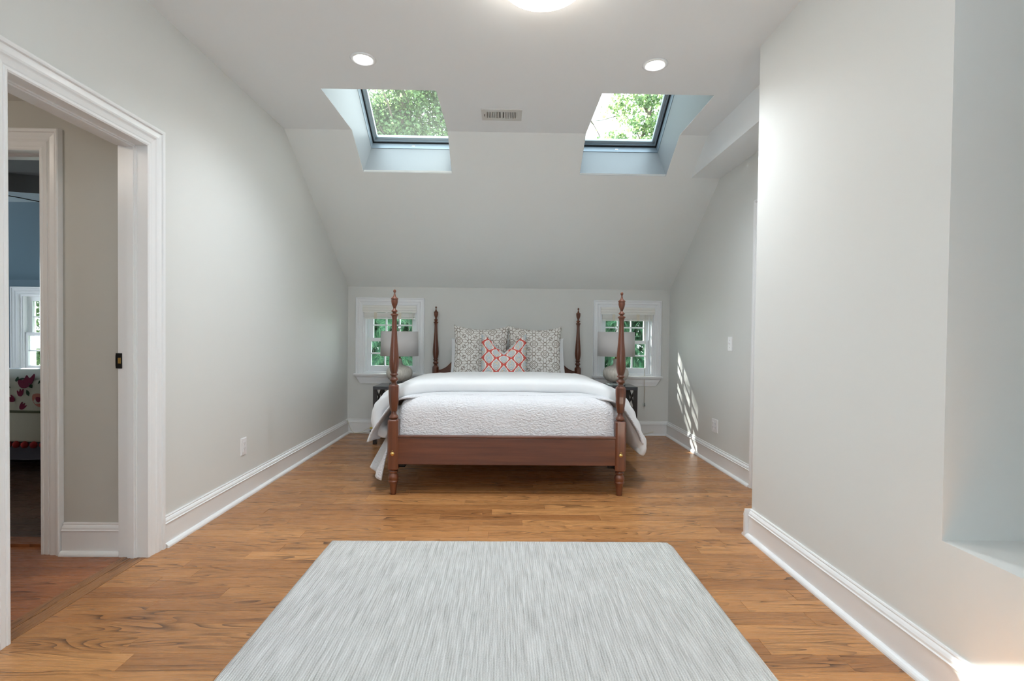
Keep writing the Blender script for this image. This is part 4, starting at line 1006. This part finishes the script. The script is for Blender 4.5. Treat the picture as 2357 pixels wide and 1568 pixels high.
# ================================================================= rug
RX0, RX1, RY0, RY1, RT = -.911, .893, .25, 2.628, .011
m_ = MB(); nx, ny = 90, 110
def rg(u, v):
    x = RX0 + u * (RX1 - RX0); y = RY0 + v * (RY1 - RY0)
    ex = min(u, 1 - u) * (RX1 - RX0); ey = min(v, 1 - v) * (RY1 - RY0); e = min(ex, ey)
    if u > .5 and v > .5:                                   # rounded worn corner
        cx, cy = RX1 - .06, RY1 - .06
        if x > cx and y > cy: d = math.hypot(x - cx, y - cy); k = .06 / max(d, 1e-6) if d > .06 else 1; x, y = cx + (x - cx) * k, cy + (y - cy) * k
    z = RT * min(1, .35 + e / .03) + .0010 * nz((x * 8, y * .7, 0), 8)
    return (x + .003 * nz((0, y, 0), 6) * (1 if ex < .001 else 0), y + .003 * nz((x, 0, 0), 9) * (1 if ey < .001 else 0), z)
m_.grid(rg, nx, ny)
per = [j for j in range(nx + 1)] + [(j + 1) * (nx + 1) - 1 for j in range(1, ny + 1)] + [ny * (nx + 1) + i for i in range(nx - 1, -1, -1)] + [j * (nx + 1) for j in range(ny - 1, 0, -1)]
o = len(m_.v); m_.v += [(m_.v[i][0], m_.v[i][1], .0006) for i in per]; n = len(per)
for i in range(n): m_.f.append((per[i], per[(i + 1) % n], o + (i + 1) % n, o + i)); m_.sm.append(True)
m_.f.append(tuple(o + i for i in range(n - 1, -1, -1))); m_.sm.append(False)
ru = m_.build('area_rug', 'rug_wool', origin=(0, 1.4, 0)); tag(ru, 'pale grey ribbed wool rug on the oak floor in front of the bed', 'rug')

# ================================================================= bed in the blue bedroom
b2 = thing('guest_bed', 'low bed with floral throw seen through the hall doorway', 'bed', (-4.15, 4.6, 0))
def r2(x, y, z): return (x + 4.15, y - 4.6, z)
m_ = MB(); m_.box(-1.05, 1.15, -.55, .55, .05, .28, .01); m_.build('base', 'grey_skirt', b2)
m_ = MB(); m_.box(-1.05, 1.15, -.56, .56, .28, .645, .05); m_.build('mattress', 'sheet_white', b2)
for sx in (-1.0, 1.1):
    for sy in (-.5, .5): MB().box(sx - .03, sx + .03, sy - .03, sy + .03, 0, .05).build('leg', 'espresso', b2)
m_ = MB(); m_.box(-5.22, -2.98, 4.00, 5.17, .64, .715, .03); so = m_.build('bed_sheet', 'sheet_white', origin=(-4.1, 4.6, .65)); tag(so, 'pale sheet smoothed over the bed in the blue bedroom', 'sheet')
th = thing('floral_throw', 'cream throw with embroidered flowers and red tassels on the blue room bed', 'throw', (-4.1, 4.0, .2))
to = th.location
tp = spline([(0, 4.75, .728), (0, 4.30, .728), (0, 4.06, .722), (0, 3.985, .69), (0, 3.945, .60), (0, 3.925, .45), (0, 3.905, .32), (0, 3.90, .235)], 40)
def thr(u, v):
    p = tp[int(round(v * 40))]; x = -5.15 + u * 2.1
    return (x - to.x, p.y - to.y + .012 * math.sin(x * 9) * v, p.z - to.z)
m_ = MB().grid(thr, 60, 40); o = m_.build('cloth', 'throw_cream', th); solid(o, .012, 0)
for z0, z1, off, mt in ((.345, .395, .010, 'throw_olive'), (.395, .455, .013, 'throw_olive'), (.455, .475, .016, 'throw_olive'), (.232, .245, .010, 'throw_olive')):
    m_ = MB().grid(lambda u, v: (-5.15 + u * 2.1 - to.x, 3.915 - off + .012 * math.sin((-5.15 + u * 2.1) * 9) * .8 + (z0 + (z1 - z0) * v - .24) * .12 - to.y, z0 + (z1 - z0) * v - to.z), 60, 2); o = m_.build('band', mt, th); solid(o, .012, 0)
for k in range(30):
    x = -5.12 + k * .07; MB().lathe([(.006, .03), (.020, .018), (.024, 0), (.016, -.018), (0, -.022)], 8, (x - to.x, 3.885 + .012 * math.sin(x * 9) - to.y, .212 - to.z)).build('tassel', 'throw_red', th)
def on_throw(x, s):
    """point on the outside of the throw, s = arc 0 (top) .. 1 (hem)"""
    p = tp[min(40, max(0, int(s * 40)))]; q = tp[min(40, int(s * 40) + 1)]; d = (q - p).normalized(); nrm = Vector((0, d.z, -d.y))
    if nrm.z < 0 and nrm.y > 0: nrm = -nrm
    if nrm.y > 0: nrm = -nrm
    return p.lerp(q, .5), d, Vector((0, -abs(d.z), abs(d.y)))
def applique(x, s, shape, mt, name, rot=0, lift=.010):
    p, d, nr = on_throw(x, s); m_ = MB(); c = math.cos(rot); sn = math.sin(rot); v = []
    for a, b_ in shape:
        aa, bb = a * c - b_ * sn, a * sn + b_ * c; v.append((x + aa - to.x, p.y + d.y * -bb + nr.y * lift - to.y, p.z + d.z * -bb + nr.z * lift - to.z))
    n = len(v); v2 = [tuple(Vector(q) + nr * .003) for q in v]
    m_.add(v + v2, [tuple(range(n)), tuple(range(2 * n - 1, n - 1, -1))] + [(i, (i + 1) % n, n + (i + 1) % n, n + i) for i in range(n)]); m_.build(name, mt, th)
def rounded(sh, k=4):
    n = len(sh); out = []
    for i in range(n):
        a, b_, c, d = [Vector(sh[(i + j) % n]) for j in (-1, 0, 1, 2)]
        for q in range(k):
            t = q / k; p = .5 * ((2 * b_) + (c - a) * t + (2 * a - 5 * b_ + 4 * c - d) * t * t + (3 * b_ - a - 3 * c + d) * t ** 3); out.append((p.x, p.y))
    return out
def flower_shape(r, k, dep): return [(r * (1 - dep * abs(math.sin(k * t * math.pi / 36 / 2))) * math.cos(t * math.pi / 18), r * (1 - dep * abs(math.sin(k * t * math.pi / 36 / 2))) * math.sin(t * math.pi / 18)) for t in range(36)]
def leaf_shape(L_, w_): return [(0, 0), (w_, L_ * .35), (w_ * .8, L_ * .65), (0, L_), (-w_ * .8, L_ * .65), (-w_, L_ * .35)]
TUL = [(-.03, -.03), (0, -.05), (.03, -.03), (.045, .02), (.04, .05), (.018, .025), (0, .06), (-.018, .025), (-.04, .05), (-.045, .02)]
TUL = rounded(TUL)
rr = random.Random(5)
for c in range(6):
    x0 = -4.98 + c * .36
    applique(x0 + .10, .43, [(a * 1.25, b_ * 1.25) for a, b_ in TUL], 'throw_wine', 'flower', .5); applique(x0 + .24, .60, flower_shape(.062, 5, .3), 'throw_pink', 'flower'); applique(x0 + .24, .60, flower_shape(.025, 5, .3), 'throw_wine', 'flower', 0, .014)
    for dx, s, r_ in ((.03, .62, 1.0), (.12, .66, -.6), (.09, .56, .3)): applique(x0 + dx, s, [(a * .55, b_ * .55) for a, b_ in TUL], 'throw_wine', 'flower', r_)
    for dx, s, r_ in ((.0, .50, 1.2), (.02, .44, .3), (.17, .52, .8), (.20, .47, -.4), (.16, .58, .5), (.28, .45, 1.9), (.06, .36, 2.0), (.22, .36, -1.6)): applique(x0 + dx, s, leaf_shape(.055, .012), 'throw_leaf', 'leaf', r_)
# thin cable hanging across the bedroom ceiling
m_ = MB(); m_.tube(spline([(-4.95, 4.20, 2.334), (-4.70, 4.38, 2.325), (-4.56, 4.50, 2.32), (-4.49, 4.61, 2.322), (-4.445, 4.78, 2.328), (-4.42, 4.84, 2.336)], 24), .005, 6)
tag(m_.build('ceiling_cable', 'black_metal', origin=(-4.7, 4.6, 2.33)), 'thin dark cable sagging across the blue bedroom ceiling', 'cable')
